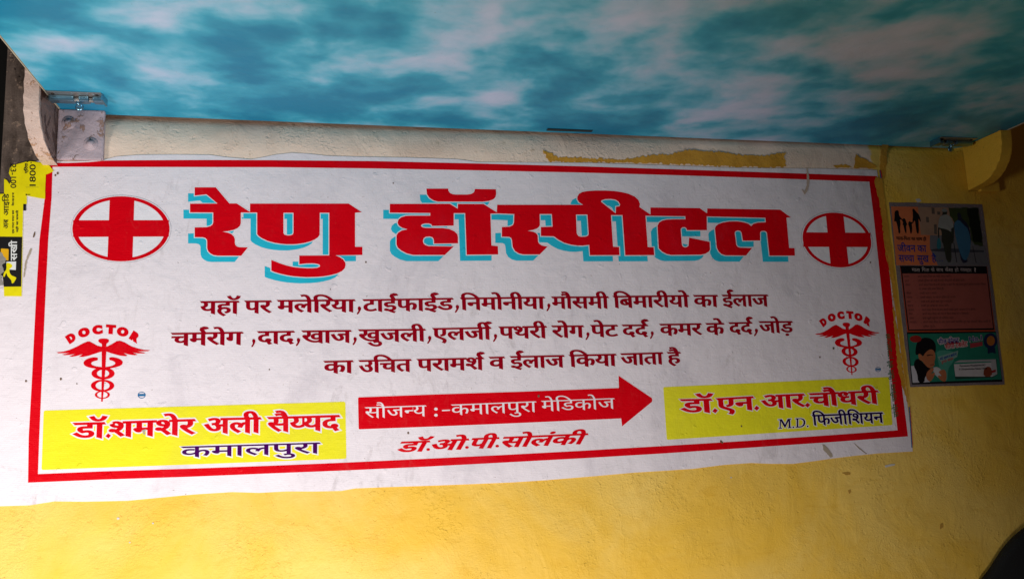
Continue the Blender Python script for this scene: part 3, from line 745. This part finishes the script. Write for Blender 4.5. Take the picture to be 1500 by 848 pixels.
sheet('number_lettering', cwword('23-100', A_, B_, 7.4, bx=.012, by=.012), YS-.0002, P_stk, strip)
sheet('black_tab', [orient(cu_([(262, 570), (295, 570), (295, 645), (262, 645)]))], YS-.0001, P_stk, strip)
piece = empty('torn_sticker_piece', tuple(at(55, 290, YS)), 'torn yellow sticker piece reading 1800 folded over the top left corner of the banner', 'sticker')
sheet('yellow_film', [orient(rough([(38, 239), (43, 236.5), (56, 238.2), (69, 239), (74, 245), (78.8, 251), (72, 254.2), (67, 256), (66.5, 275), (66, 291.4), (52, 289.3), (39, 286.7), (36, 287), (35.5, 262)], .3, 2, 4))], YS-.0002, P_sty, piece, thick=.0003)
sheet('number_lettering', vword('1800', cu_([(400, 318)])[0], cu_([(400, 132)])[0], 7.8, bx=.012, by=.012)+[orient(cu_([(345, 98), (356, 98), (356, 112), (345, 112)]))], YS-.0008, P_stk, piece)
sheet('small_print', vword('एिरया', cu_([(312, 225)])[0], cu_([(312, 110)])[0], 4), YS-.0008, P_stk, piece)
sheet('black_tab', [orient(cu_([(290, 456), (300, 456), (300, 460), (342, 460), (342, 468), (300, 468), (300, 474), (290, 474)]))], YS-.0008, P_stk, piece)
sheet('fold_line', [orient(cu_([(292, 380), (435, 380), (435, 384), (292, 384)]))], YS-.0008, plain('fold_shade', (.45, .38, .02), .4), piece)

# ================================================================ health poster on the right
YP = -.0012
poster = empty('health_poster', tuple(at(1402, 560, YP)), 'small laminated poster with orange, maroon and green panels, right of the large banner', 'poster')
def lam():
    m, nt, b = newmat('clear_lamination'); b.inputs['Base Color'].default_value = (.24, .20, .24, 1); b.inputs['Roughness'].default_value = .18
    p = pos(nt); nt.links.new(bump(nt, noise(nt, p, 30, 4, .6), .003), b.inputs['Normal'])
    b.inputs['Alpha'].default_value = .55
    return m
sheet('lamination', [orient(rough([(1302, 296.5), (1370, 298), (1438.5, 299.5), (1448, 370), (1458, 450), (1471.5, 563), (1400, 565), (1333, 567), (1322, 480), (1311, 385)], .4, 2, 12))], -.0006, lam(), poster, thick=.0004)
def pm(n, c, r=.45): return plain('poster_'+n, tuple(min(1, x*1.05) for x in c), r, spec=.08)
Z6, Z7, Z8, Z9 = crop(1280, 290, 6.82), crop(1280, 380, 4.04), crop(1300, 390, 8.48), crop(1320, 480, 9.375)
K = pm('black', (.008, .007, .008)); 
pp = empty('photo_panel', (0, 0, 0), None, None); pp.parent = poster; pp.location = Vector(at(1370, 350, YP))-poster.location
def ps(name, c, k, m, par=pp): return sheet(name, c if isinstance(c, list) and isinstance(c[0], np.ndarray) else [orient(c)], YP-.00004*k, m, par)
ps('orange_ground', Z6([(172, 85), (600, 92), (640, 400), (640, 672), (225, 672)]), 0, pm('orange', (.62, .16, .06)))
ps('far_buildings', Z6([(440, 89), (800, 98), (800, 380), (560, 370), (470, 370)]), 1, pm('salmon', (.36, .21, .14)))
for q in ([(575, 95), (605, 98), (610, 160), (580, 160)], [(632, 135), (665, 140), (662, 170), (636, 168)], [(520, 190), (548, 190), (552, 245), (526, 245)], [(600, 265), (628, 265), (632, 365), (604, 360)]):
    ps('dark_window', Z6(q), 2, pm('grey', (.12, .09, .07)))
ps('trees', rough(Z6([(745, 100), (1045, 100), (1092, 480), (1010, 470), (970, 420), (960, 300), (800, 240), (760, 180)]), 1, 3, 4), 2, pm('dark_green', (.045, .06, .02)))
ps('tree_gloom', rough(Z6([(930, 110), (1040, 105), (1085, 450), (1000, 440), (965, 300)]), 1, 4, 4), 3, pm('gloom', (.012, .014, .008)))
ps('road', Z6([(560, 372), (760, 380), (1105, 480), (1150, 672), (640, 672), (560, 500)]), 1.5, pm('road', (.15, .14, .15)))
ps('road_shade', Z6([(560, 515), (700, 500), (1100, 525), (1100, 542), (800, 545), (580, 530)]), 2, pm('roadshade', (.05, .05, .06)))
# silhouettes of a family
fam = [([(215, 128), (235, 122), (250, 135), (250, 165), (262, 190), (290, 218), (286, 226), (258, 210), (268, 250), (262, 300), (266, 352), (248, 358), (240, 300), (226, 240), (214, 232), (202, 238), (208, 190), (206, 150)]),
       ([(286, 212), (300, 202), (316, 212), (322, 240), (336, 270), (322, 270), (328, 350), (318, 358), (300, 300), (296, 272), (286, 268), (294, 245), (284, 232)]),
       ([(346, 238), (360, 232), (372, 244), (395, 236), (398, 246), (378, 258), (384, 300), (380, 352), (366, 360), (358, 310), (352, 280), (344, 272)]),
       ([(384, 112), (400, 108), (412, 124), (432, 148), (450, 165), (468, 215), (470, 238), (460, 235), (446, 200), (448, 260), (452, 352), (430, 360), (418, 280), (410, 220), (396, 246), (386, 236), (390, 180), (388, 140)])]
for f in fam: ps('family_silhouette', smooth(Z6(f), 1), 3, K)
# elderly couple walking away
ps('walking_man', smooth(Z6([(680, 110), (705, 104), (730, 115), (735, 150), (725, 168), (770, 190), (808, 290), (800, 320), (800, 450), (770, 455), (780, 640), (730, 645), (700, 500), (690, 450), (676, 440), (680, 330), (650, 300), (655, 400), (640, 400), (640, 300), (655, 190), (690, 165)]), 1), 3, pm('dark_cloth', (.035, .035, .025)))
ps('man_shirt', smooth(Z6([(690, 170), (730, 165), (770, 190), (805, 290), (770, 305), (775, 345), (735, 315), (650, 298), (640, 290), (655, 190)]), 1), 4, pm('pale_cloth', (.30, .29, .27)))
ps('man_cap', smooth(Z6([(678, 125), (690, 108), (720, 106), (735, 128), (732, 140), (682, 140)]), 1), 5, pm('cap', (.22, .23, .22)))
ps('carried_bag', smooth(Z6([(640, 400), (655, 400), (672, 440), (672, 500), (650, 515), (628, 500), (630, 440)]), 1), 5, pm('teal', (.03, .15, .18)))
ps('walking_woman', smooth(Z6([(832, 160), (848, 145), (870, 158), (878, 210), (920, 235), (955, 300), (975, 470), (930, 600), (940, 640), (880, 655), (850, 520), (820, 400), (803, 290), (808, 240), (845, 215)]), 1), 3, pm('woman_dark', (.02, .02, .045)))
ps('woman_sari', smooth(Z6([(808, 240), (850, 215), (900, 270), (945, 310), (975, 470), (935, 620), (890, 620), (850, 520), (820, 400), (803, 300)]), 1), 4, pm('sari_blue', (.045, .14, .24)))
for q in ([(796, 450), (803, 450), (832, 645), (826, 646)], [(985, 480), (990, 480), (1026, 648), (1020, 650)]): ps('walking_stick', Z6(q), 5, K)
NB = pm('royal_blue', (.01, .03, .22))
def pw(name, s, A, B, h, m, k=5, par=pp, **kw): sheet(name, word_px(s, A, B, h, slant=0, **kw), YP-.00004*k, m, par)
def z(Z, x, y): return Z([(x, y)])[0]
pw('small_caption', 'माता-िपता का साथ ही', z(Z6, 222, 388), z(Z6, 524, 398), 4.2, K)
pw('blue_caption', 'जीवन का', z(Z6, 232, 470), z(Z6, 522, 474), 9.2, NB, bx=.02)
pw('blue_caption', 'स{चचा', z(Z6, 244, 570), z(Z6, 402, 573), 9.2, NB, bx=.02)
pw('blue_caption', 'सुख', z(Z6, 430, 573), z(Z6, 546, 575), 9.2, NB, bx=.02)
pw('blue_caption', 'है', z(Z6, 575, 575), z(Z6, 622, 576), 8.5, NB, bx=.02)
for x in (638, 660, 684): ps('dot', Z6(ell(x, 628, 5, 5, 8)), 5, NB)
tp = empty('text_panel', (0, 0, 0), None, None); tp.parent = poster; tp.location = Vector(at(1390, 440, YP))-poster.location
PK = pm('pink_white', (.62, .48, .46))
ps('red_frame', Z8([(155, 0), (1235, 0), (1338, 795), (1340, 812), (245, 822)]), 1, pm('frame_red', (.42, .06, .02)), tp)
ps('black_frame', Z8([(160, 0), (1232, 0), (1325, 775), (1327, 790), (258, 800)]), 2, K, tp)
ps('maroon_ground', Z8([(185, 90), (1232, 92), (1312, 768), (270, 786)]), 3, pm('maroon', (.34, .085, .065)), tp)
ps('black_heading', Z6([(262, 678), (1115, 684), (1125, 745), (275, 750)]), 3.5, K, tp)
sheet('heading_lettering', sum([word_px(s, z(Z6, a, 702), z(Z6, b, 706), 4.6, slant=0, bx=.0, by=-.008) for s, a, b in (('माता', 378, 458), ('िपता', 478, 552), ('के', 570, 606), ('साथ', 622, 692), ('कैसा', 710, 790), ('हो', 806, 846), ('वयवहार', 862, 975))], [])+word_px('?', z(Z6, 1000, 702), z(Z6, 1020, 702), 5, slant=0), YP-.00004*5, PK, tp)
rows = [('पहला', 205, 270, 'अपने माता-िपता का सदा आदर करो।', 372, 785, 118), ('दूसरा', 212, 268, 'उनको दुिनया की बड़ी से बड़ी चीज़ देने की सेवा करो।', 378, 960, 170), ('तीसरा', 220, 285, 'अपने माता-िपता से कभी झगड़ा न करो िक इस तरह तुमने उनका सममान िकया', 385, 1222, 222),
        ('', 0, 0, 'या उनका कोई भला िकया है।', 390, 698, 272), ('चौथा', 232, 292, 'उनकी बात न काटो।', 398, 610, 325), ('पांचवा', 238, 310, 'उनकी आवाज पर फौरन हािजर हो जाओ।', 405, 845, 377), ('छठा', 245, 288, 'उनसे कभी अपने काम मुंह न चढाओ।', 412, 800, 429),
        ('सातवा', 250, 322, 'उनकी हर आजा का पालन करो।', 416, 758, 480), ('आठवा', 258, 328, 'अपने माता-िपता से बात करते समय ऊंची आवाज में न बोलो।', 424, 1095, 532), ('नौवा', 264, 312, 'अपने माता-िपता की राय से िबना सफर या न िनकलो।', 430, 1010, 582), ('दसवा', 270, 328, 'उनहें खुशी पहुंचाने की कोिशश करो।', 434, 818, 634),
        ('गयारहवा', 275, 360, 'अपने माता-िपता से सदा पयार करो कयोिक तुम को आपकी चीज उनही से', 440, 1280, 684), ('', 0, 0, 'हािसल हुई है।', 444, 592, 737)]
cs = []
for a, x0, x1, b, u0, u1, yy in rows:
    if a: cs += word_px(a, z(Z8, x0, yy), z(Z8, x1, yy-1), 2.7, slant=0, bx=.0, by=0)+[orient(Z8([(x1+56, yy+12), (x1+68, yy+12), (x1+68, yy+15), (x1+56, yy+15)]))]
    cs += word_px(b, z(Z8, u0, yy), z(Z8, u1, yy-(u1-u0)*.012), 2.7, slant=0, bx=.0, by=0)
sheet('rule_lettering', cs, YP-.00004*5, pm('faded_black', (.05, .015, .015)), tp)
gp = empty('medicine_panel', (0, 0, 0), None, None); gp.parent = poster; gp.location = Vector(at(1402, 520, YP))-poster.location
def pg(name, c, k, m): return ps(name, c, k, m, gp)
pg('black_edge', Z9([(78, 60), (1300, 50), (1390, 738), (148, 778)]), 1, K)
pg('green_ground', Z9([(88, 85), (1300, 65), (1382, 708), (158, 752)]), 2, pm('green', (.018, .17, .11)))
pg('pale_glow', smooth(Z9([(480, 300), (760, 320), (720, 470), (640, 560), (640, 720), (600, 740), (540, 600), (500, 420)]), 2), 3, pm('pale_green', (.07, .27, .20)))
pg('man_coat', Z9([(135, 525), (185, 520), (240, 600), (330, 640), (395, 745), (160, 755)]), 3, pm('coat', (.50, .47, .50)))
pg('man_hair', smooth(Z9([(200, 250), (240, 165), (330, 128), (420, 150), (470, 210), (482, 290), (465, 360), (400, 300), (300, 400), (240, 360), (195, 380)]), 2), 4, K)
pg('man_scarf', smooth(Z9([(190, 440), (250, 420), (320, 500), (400, 560), (440, 560), (330, 660), (320, 755), (235, 755), (220, 620), (170, 520)]), 1), 4, K)
SK = pm('skin', (.40, .13, .055))
pg('man_face', smooth(Z9([(300, 400), (330, 340), (400, 290), (450, 310), (470, 370), (468, 430), (455, 470), (462, 510), (430, 545), (380, 555), (330, 510), (290, 455), (250, 440), (232, 380), (245, 350), (280, 370)]), 1), 5, SK)
pg('man_eyebrow', Z9([(350, 375), (400, 365), (440, 372), (440, 380), (400, 376), (355, 388)]), 6, K)
pg('man_mouth', Z9([(395, 505), (440, 498), (455, 503), (440, 512), (400, 514)]), 6, pm('lip', (.16, .035, .02)))
pg('handkerchief', smooth(Z9([(430, 545), (500, 535), (555, 575), (545, 640), (560, 735), (520, 690), (470, 650), (445, 600)]), 1), 6, pm('cloth_white', (.50, .46, .46)))
for f in ([(345, 620), (400, 560), (440, 545), (455, 570), (400, 640), (455, 610), (468, 630), (440, 690), (400, 745), (345, 700)], [(515, 600), (580, 565), (620, 600), (625, 700), (600, 745), (540, 720), (505, 670), (510, 650), (570, 670), (520, 620)]):
    pg('man_hand', smooth(Z9(f), 1), 7, SK)
pg('red_badge', Z9(ell(200, 153, 80, 48, 24)), 6, pm('badge', (.30, .02, .015)))
pg('box_shadow', Z9([(720, 490), (1310, 440), (1325, 640), (1260, 680), (745, 705)]), 3, pm('shade', (.012, .05, .035)))
pg('box_front', Z9([(725, 500), (1235, 468), (1255, 670), (745, 668)]), 4, pm('box_white', (.52, .47, .47)))
pg('box_top', Z9([(725, 478), (800, 445), (1300, 430), (1235, 465)]), 5, pm('box_grey', (.36, .34, .34)))
pg('box_green_edge', Z9([(722, 478), (1235, 462), (1235, 474), (726, 500)]), 6, pm('box_green', (.02, .20, .13)))
pg('box_side', Z9([(1235, 465), (1300, 430), (1322, 635), (1255, 670)]), 5, pm('box_side', (.40, .37, .37)))
pg('box_red_band', Z9([(1243, 590), (1298, 570), (1302, 605), (1246, 620)]), 6, pm('red', (.34, .02, .02)))
pg('box_photo', smooth(Z9([(1135, 560), (1200, 525), (1245, 560), (1250, 670), (1130, 672)]), 1), 6, pm('box_photo', (.22, .045, .02)))
def gw(name, s, A, B, h, m, halo=0, k=7, **kw):
    cs = word_px(s, z(Z9, *A), z(Z9, *B), h, slant=0, **kw)
    if halo: sheet('white_outline', [offset(c, -halo, -halo) for c in cs], YP-.00004*(k-1), PK, gp)
    sheet(name, cs, YP-.00004*k, m, gp)
gw('navy_caption', 'सीज़ कोलड', (505, 165), (790, 140), 6.0, NB, .9, bx=.03, by=.02)
gw('red_caption', 'सीपी टेबलेट', (600, 230), (905, 190), 6.0, pm('caption_red', (.5, .02, .03)), .9, bx=.03, by=.02)
gw('blue_caption', 'No.1', (930, 130), (1105, 105), 6.5, NB, .5, bx=.02)
pg('red_tag', Z9([(945, 215), (1115, 190), (1120, 245), (950, 278)]), 5, pm('tag_red', (.36, .04, .05)))
pg('slogan_paper', Z9([(500, 400), (785, 312), (770, 400), (560, 490)]), 4, pm('slogan', (.20, .32, .27)))
gw('small_caption', 'सदी, जुकाम व खांसी से', (530, 415), (760, 345), 3.2, NB)
gw('small_caption', 'तुरनत आराम', (550, 460), (715, 405), 3.2, pm('cap2', (.36, .03, .03)))
pg('rosette', smooth(rough(Z9(ell(1225, 180, 95, 108, 24)), .5, 3, 3), 1), 5, pm('rosette_navy', (.012, .022, .07)))
pg('rosette_tail', Z9([(1185, 270), (1290, 270), (1300, 355), (1245, 340), (1190, 358)]), 4.5, pm('rosette_navy2', (.012, .022, .06)))
pg('rosette_centre', Z9(ell(1232, 178, 56, 68, 24)), 6, pm('rosette_orange', (.42, .13, .02)))
gw('box_lettering', 'Paracetamol, Phenylephrine HCl', (808, 512), (1150, 500), 2.2, K, k=8)
gw('box_lettering', '& Chlorpheniramine Maleate Tablets', (795, 558), (1165, 545), 2.2, K, k=8)

# ================================================================ the sky-print shelf above
ZL = lambda x: .6675-.0103*x
def sky_mat():
    m, nt, b = newmat('sky_print_laminate'); p = pos(nt)
    w = N(nt, 'ShaderNodeTexNoise'); w.inputs['Scale'].default_value = 3.2; w.inputs['Detail'].default_value = 3; nt.links.new(p, w.inputs['Vector'])
    s = N(nt, 'ShaderNodeVectorMath', operation='SCALE'); nt.links.new(w.outputs['Color'], s.inputs[0]); s.inputs['Scale'].default_value = .12
    q = N(nt, 'ShaderNodeVectorMath', operation='ADD'); nt.links.new(p, q.inputs[0]); nt.links.new(s.outputs[0], q.inputs[1])
    v = scaled(nt, q.outputs[0], (1.0, 1.15, 1.0))
    f = noise(nt, v, 6.4, 4.5, .50)
    g = noise(nt, v, 2.4, 2, .5)
    t = math_(nt, 'ADD', math_(nt, 'MULTIPLY', f, .78), math_(nt, 'MULTIPLY', g, .30))
    o = mix(nt, ramp(nt, t, .38, .60), (.008, .24, .43), (.06, .50, .70))
    o = mix(nt, ramp(nt, t, .49, .72), o, (.54, .66, .90))
    o = mix(nt, ramp(nt, noise(nt, p, 240, 2, .6), .70, .78, 0, .5), o, (.10, .12, .12))
    nt.links.new(o, b.inputs['Base Color']); b.inputs['Roughness'].default_value = .42; b.inputs['Specular IOR Level'].default_value = .3
    nt.links.new(bump(nt, noise(nt, p, 14, 3, .5), .003), b.inputs['Normal'])
    return m
shelf = empty('sky_print_shelf', (.98, -.30, .66), 'long overhead shelf board with a blue cloudy sky print on its underside', 'shelf')
M_sky = sky_mat(); M_ply = plain('plywood_edge', (.50, .36, .17), .7, bumps=(80, .002)); M_cream = plain('cream_edging', (.55, .50, .38), .6)
bm = bmesh.new()
D = .75
def boardbox(bm, xa, xb, ya, yb, za, zb, skew=0):
    r = bmesh.ops.create_cube(bm, size=1)
    for v in r['verts']:
        x = xa if v.co.x < 0 else xb; y = ya if v.co.y < 0 else yb; zz = za if v.co.z < 0 else zb
        xs = x+(-y)*.035*(1 if x < 1 else 0)
        v.co = (xs, y, ZL(x)+zz)
boardbox(bm, .0100, 1.974, -D, .012, 0.0, .018)
from_bm('board', bm, M_ply, shelf)
bm = bmesh.new(); boardbox(bm, .0115, 1.972, -D+.002, .0118, -.0012, -.0002); from_bm('sky_print_laminate', bm, M_sky, shelf)
bm = bmesh.new(); boardbox(bm, .0085, .0100, -D, -.0035, -.0016, .0185); from_bm('edge_strip', bm, M_cream, shelf)
bm = bmesh.new(); boardbox(bm, 1.9742, 1.978, -D, -.0035, -.0016, .0185); from_bm('edge_strip', bm, M_cream, shelf)
# dark sliver of a nail plate at the back edge
a = at(800, 188); b_ = at(866, 192)
bm = bmesh.new(); bm_box(bm, (a[0], -.012, ZL(a[0])-.0032), (b_[0], -.0015, ZL(a[0])-.0016)); from_bm('fixing_strip', bm, plain('dark_steel', (.05, .06, .07), .4, .8), shelf)

# ---- tower bolts under the shelf
M_steel = plain('blued_steel', (.20, .38, .50), .30, .9, spec=.6); M_steel2 = plain('dull_steel', (.42, .40, .38), .38, .85)
M_dsteel = plain('dark_hole', (.015, .013, .012), .8)
def tower_bolt(xa, xb, y, z0, flip, label):
    e = empty('tower_bolt', ((xa+xb)/2, y, z0), None, None)
    if label: e['label'] = label
    e.parent = shelf; e.location = Vector(((xa+xb)/2, y, z0))-shelf.location
    L = xb-xa; s = -1 if flip else 1; X = (lambda t: xa+t*L) if not flip else (lambda t: xb-t*L)
    def bx(name, t0, t1, y0, y1, za, zb, m, bev=.0006):
        bm = bmesh.new(); lo, hi = sorted((X(t0), X(t1))); bm_box(bm, (lo, y+y0, z0-zb), (hi, y+y1, z0-za), bev); return from_bm(name, bm, m, e)
    bx('base_plate', 0, 1, -.020, .018, .0002, .0022, M_steel2)
    bx('housing', .0, .46, -.006, .013, .0022, .0115, M_steel, .003)
    bx('housing', .545, .73, -.006, .013, .0022, .0115, M_steel, .003)
    bx('housing', .80, 1.0, -.006, .013, .0022, .0115, M_steel, .003)
    bm = bmesh.new(); bm_cyl(bm, (X(-.04), y+.0035, z0-.0065), (X(.97), y+.0035, z0-.0065), .0042, 14); from_bm('bolt', bm, M_steel2, e, True)
    bm = bmesh.new(); bm_cyl(bm, (X(.50), y+.0035, z0-.008), (X(.53), y+.008, z0-.017), .0035, 12, .003)
    bmesh.ops.create_uvsphere(bm, u_segments=12, v_segments=8, radius=.0072, matrix=Matrix.Translation((X(.53), y+.008, z0-.0185)) @ Matrix.Diagonal((1, .35, .95, 1)))
    from_bm('knob', bm, M_steel, e, True)
    for t in (.10, .90):
        bm = bmesh.new(); bmesh.ops.create_uvsphere(bm, u_segments=10, v_segments=6, radius=.0032, matrix=Matrix.Translation((X(t), y-.0105, z0-.0022)) @ Matrix.Diagonal((1, 1, .5, 1)))
        from_bm('screw', bm, M_dsteel, e, True)
    bx('end_lip', .985, 1.02, -.015, .016, .0002, .013, M_steel, .0005)
    return e
la = atz(66, 143, ZL(0)-.008); lb = atz(151, 150, ZL(.1)-.008)
print('bolt', la, lb)
tower_bolt(.0150, .106, -.078, ZL(.05)-.0014, False, 'bright tower bolt under the left end of the board')
ra = atz(1376, 202, ZL(1.93)-.006); rb = atz(1416, 206, ZL(1.93)-.006); print('rbolt', ra, rb)
tower_bolt(1.850, 1.945, -.042, ZL(1.9)-.0014, True, 'shadowed tower bolt under the right end of the board')

# ================================================================ curved wall brackets
def painted_metal(name, col, chips, lo=.58, cc=(.20, .095, .05)):
    m, nt, b = newmat(name); p = pos(nt)
    o = mix(nt, ramp(nt, noise(nt, p, 26, 4, .6), .4, .7), col, tuple(c*.82 for c in col))
    ch = ramp(nt, noise(nt, scaled(nt, p, (1, 1, .6)), 42, 5, .7, .5), lo, lo+.035)
    o = mix(nt, math_(nt, 'MULTIPLY', ch, chips), o, cc)
    nt.links.new(o, b.inputs['Base Color']); b.inputs['Roughness'].default_value = .5
    n = bump(nt, noise(nt, p, 75, 5, .7, .8), .0020); n = bump(nt, noise(nt, p, 22, 4, .6, .5), .004, 1, n); n = bump(nt, ch, .0008, 1, n)
    nt.links.new(n, b.inputs['Normal'])
    return m
M_lil = painted_metal('lilac_white_paint', (.50, .39, .42), .9, .575, (.30, .17, .12)); M_rim = painted_metal('cream_pink_paint', (.68, .50, .42), .75, .56, (.50, .24, .10))
M_blot = painted_metal('blotched_paint', (.27, .17, .14), .9, .50, (.07, .03, .02))
def arc_bracket(name, label, xL, xR, zt, zb, curve, m_side, m_rim, face_x, back):
    e = empty(name, ((xL+xR)/2, 0, zb), label, 'wall bracket', 'curved brackets carrying the shelf')
    n = 18; prof = []
    for i in range(n+1):
        t = i/n; zz = zt+(zb-zt)*t**.8
        yy = -float(np.interp(zz, [c[0] for c in curve], [c[1] for c in curve]))
        prof.append((yy, zz))
    prof[-1] = (-.003, zb)
    V, F = [], []
    for x in (xL, xR):
        for (yy, zz) in prof: V.append((x, yy, zz))
        for (yy, zz) in prof: V.append((x, -.0006, zz))
    k = n+1
    for i in range(n):
        F.append((i, i+1, k+i+1, k+i)); F.append((2*k+i+1, 2*k+i, 3*k+i, 3*k+i+1))
    F.append((0, k, 3*k, 2*k)); F.append((k-1, 3*k-1, 4*k-1, 2*k-1))
    me = mesh_of(V, F); bm = bmesh.new(); bm.from_mesh(me); bmesh.ops.recalc_face_normals(bm, faces=bm.faces); bm.to_mesh(me); bm.free()
    link('side_plate', me, m_side, e)
    rv, rf = [], []
    g = .0012
    for i, (yy, zz) in enumerate(prof):
        w = .0008*math.sin(i*2.1)
        rv += [(xL-g+w, yy-g, zz), (xR+g+w*.5, yy-g, zz), (xR+g+w*.5, min(yy+.006, -.0008), zz), (xL-g+w, min(yy+.006, -.0008), zz)]
    for i in range(n):
        for j in range(4): rf.append((4*i+j, 4*i+(j+1) % 4, 4*i+4+(j+1) % 4, 4*i+4+j))
    rf += [(3, 2, 1, 0), (4*n, 4*n+1, 4*n+2, 4*n+3)]
    me = mesh_of(rv, rf); bm = bmesh.new(); bm.from_mesh(me); bmesh.ops.recalc_face_normals(bm, faces=bm.faces); bm.to_mesh(me); bm.free()
    link('curved_rim', me, m_rim, e)
    bm = bmesh.new(); bm_box(bm, back[0], back[1], .003); from_bm('wall_plate', bm, m_side if name != 'yellow_bracket' else m_side, e)
    return e
bl = arc_bracket('curved_bracket', 'peeling lilac white curved bracket with two bolt heads at the left end of the shelf', -.0140, .0080, .700, .5585, [(.5585, .010), (.561, .022), (.567, .045), (.5746, .0616), (.585, .077), (.597, .0877), (.612, .099), (.628, .1048), (.65, .107), (.70, .108)], M_blot, M_rim, 0, ((.0085, -.010, .5685), (.089, -.0006, ZL(0)-.002)))
for o in bl.children:
    if o.name.startswith('wall_plate'): o.data.materials[0] = M_lil
for px_, py_ in ((101, 180), (133, 211)):
    c = at(px_, py_, -.010); bm = bmesh.new(); bm_cyl(bm, (c[0], -.008, c[2]), (c[0], -.0145, c[2]), .0095, 6, .0085)
    bmesh.ops.bevel(bm, geom=list(bm.edges), offset=.0018, segments=2, affect='EDGES')
    from_bm('bolt_head', bm, M_lil, bl, True)
    bm = bmesh.new(); bm_cyl(bm, (c[0], -.009, c[2]), (c[0], -.0115, c[2]), .0135, 18, .012); from_bm('washer', bm, M_lil, bl, True)
M_yb = yellow_mat('yellow_bracket_paint', .6)
br = arc_bracket('curved_bracket', 'yellow painted curved bracket in the shade at the right end of the shelf', 1.957, 1.981, ZL(1.97)-.002, .5396, [(.5396, .004), (.5415, .035), (.5453, .054), (.554, .074), (.565, .0875), (.576, .098), (.5887, .106), (.605, .112), (.625, .115), (.66, .115)], M_yb, M_yb, 0, ((1.9815, -.012, .536), (2.035, -.0006, ZL(1.97)-.002)))

# ================================================================ dark chair back at the lower right
M_blk = plain('black_fabric', (.010, .010, .010), .85, bumps=(300, .001))
def chair():
    yy = -.0165
    pts = [(1436, 853), (1449.8, 836), (1458.5, 822), (1470.7, 803), (1484.7, 787), (1500, 774), (1525, 758), (1560, 745), (1610, 736), (1670, 737), (1730, 752), (1770, 790), (1785, 850), (1780, 960), (1700, 1010), (1500, 1015), (1425, 960), (1424, 890)]
    c = smooth(pts, 2); P = [at(p[0], p[1], yy) for p in c]; cen = np.mean(P, 0)
    e = empty('chair', (cen[0], yy, min(p[2] for p in P)-.3), 'black rounded chair back poking into the lower right corner in front of the yellow wall', 'chair')
    V, F = [], []; n = len(P)
    prof = [(0, -.014, .92), (1, -.011, .975), (2, -.005, 1.0), (3, .005, 1.0), (4, .011, .975), (5, .014, .92)]
    for k, dy, s in prof:
        for p in P: V.append((cen[0]+(p[0]-cen[0])*s, yy+dy, cen[2]+(p[2]-cen[2])*s))
    for k in range(5):
        for i in range(n): F.append((k*n+i, k*n+(i+1) % n, (k+1)*n+(i+1) % n, (k+1)*n+i))
    F.append(tuple(range(n))); F.append(tuple(range(5*n, 6*n))[::-1])
    me = mesh_of(V, F); bm = bmesh.new(); bm.from_mesh(me); bmesh.ops.recalc_face_normals(bm, faces=bm.faces); bm.to_mesh(me); bm.free()
    link('backrest', me, M_blk, e, True)
    for dx in (-.1, .1):
        bm = bmesh.new(); bm_cyl(bm, (cen[0]+dx, yy, cen[2]-.06), (cen[0]+dx, yy, cen[2]-.55), .012, 12); from_bm('back_post', bm, M_blk, e, True)
    return e
chair()
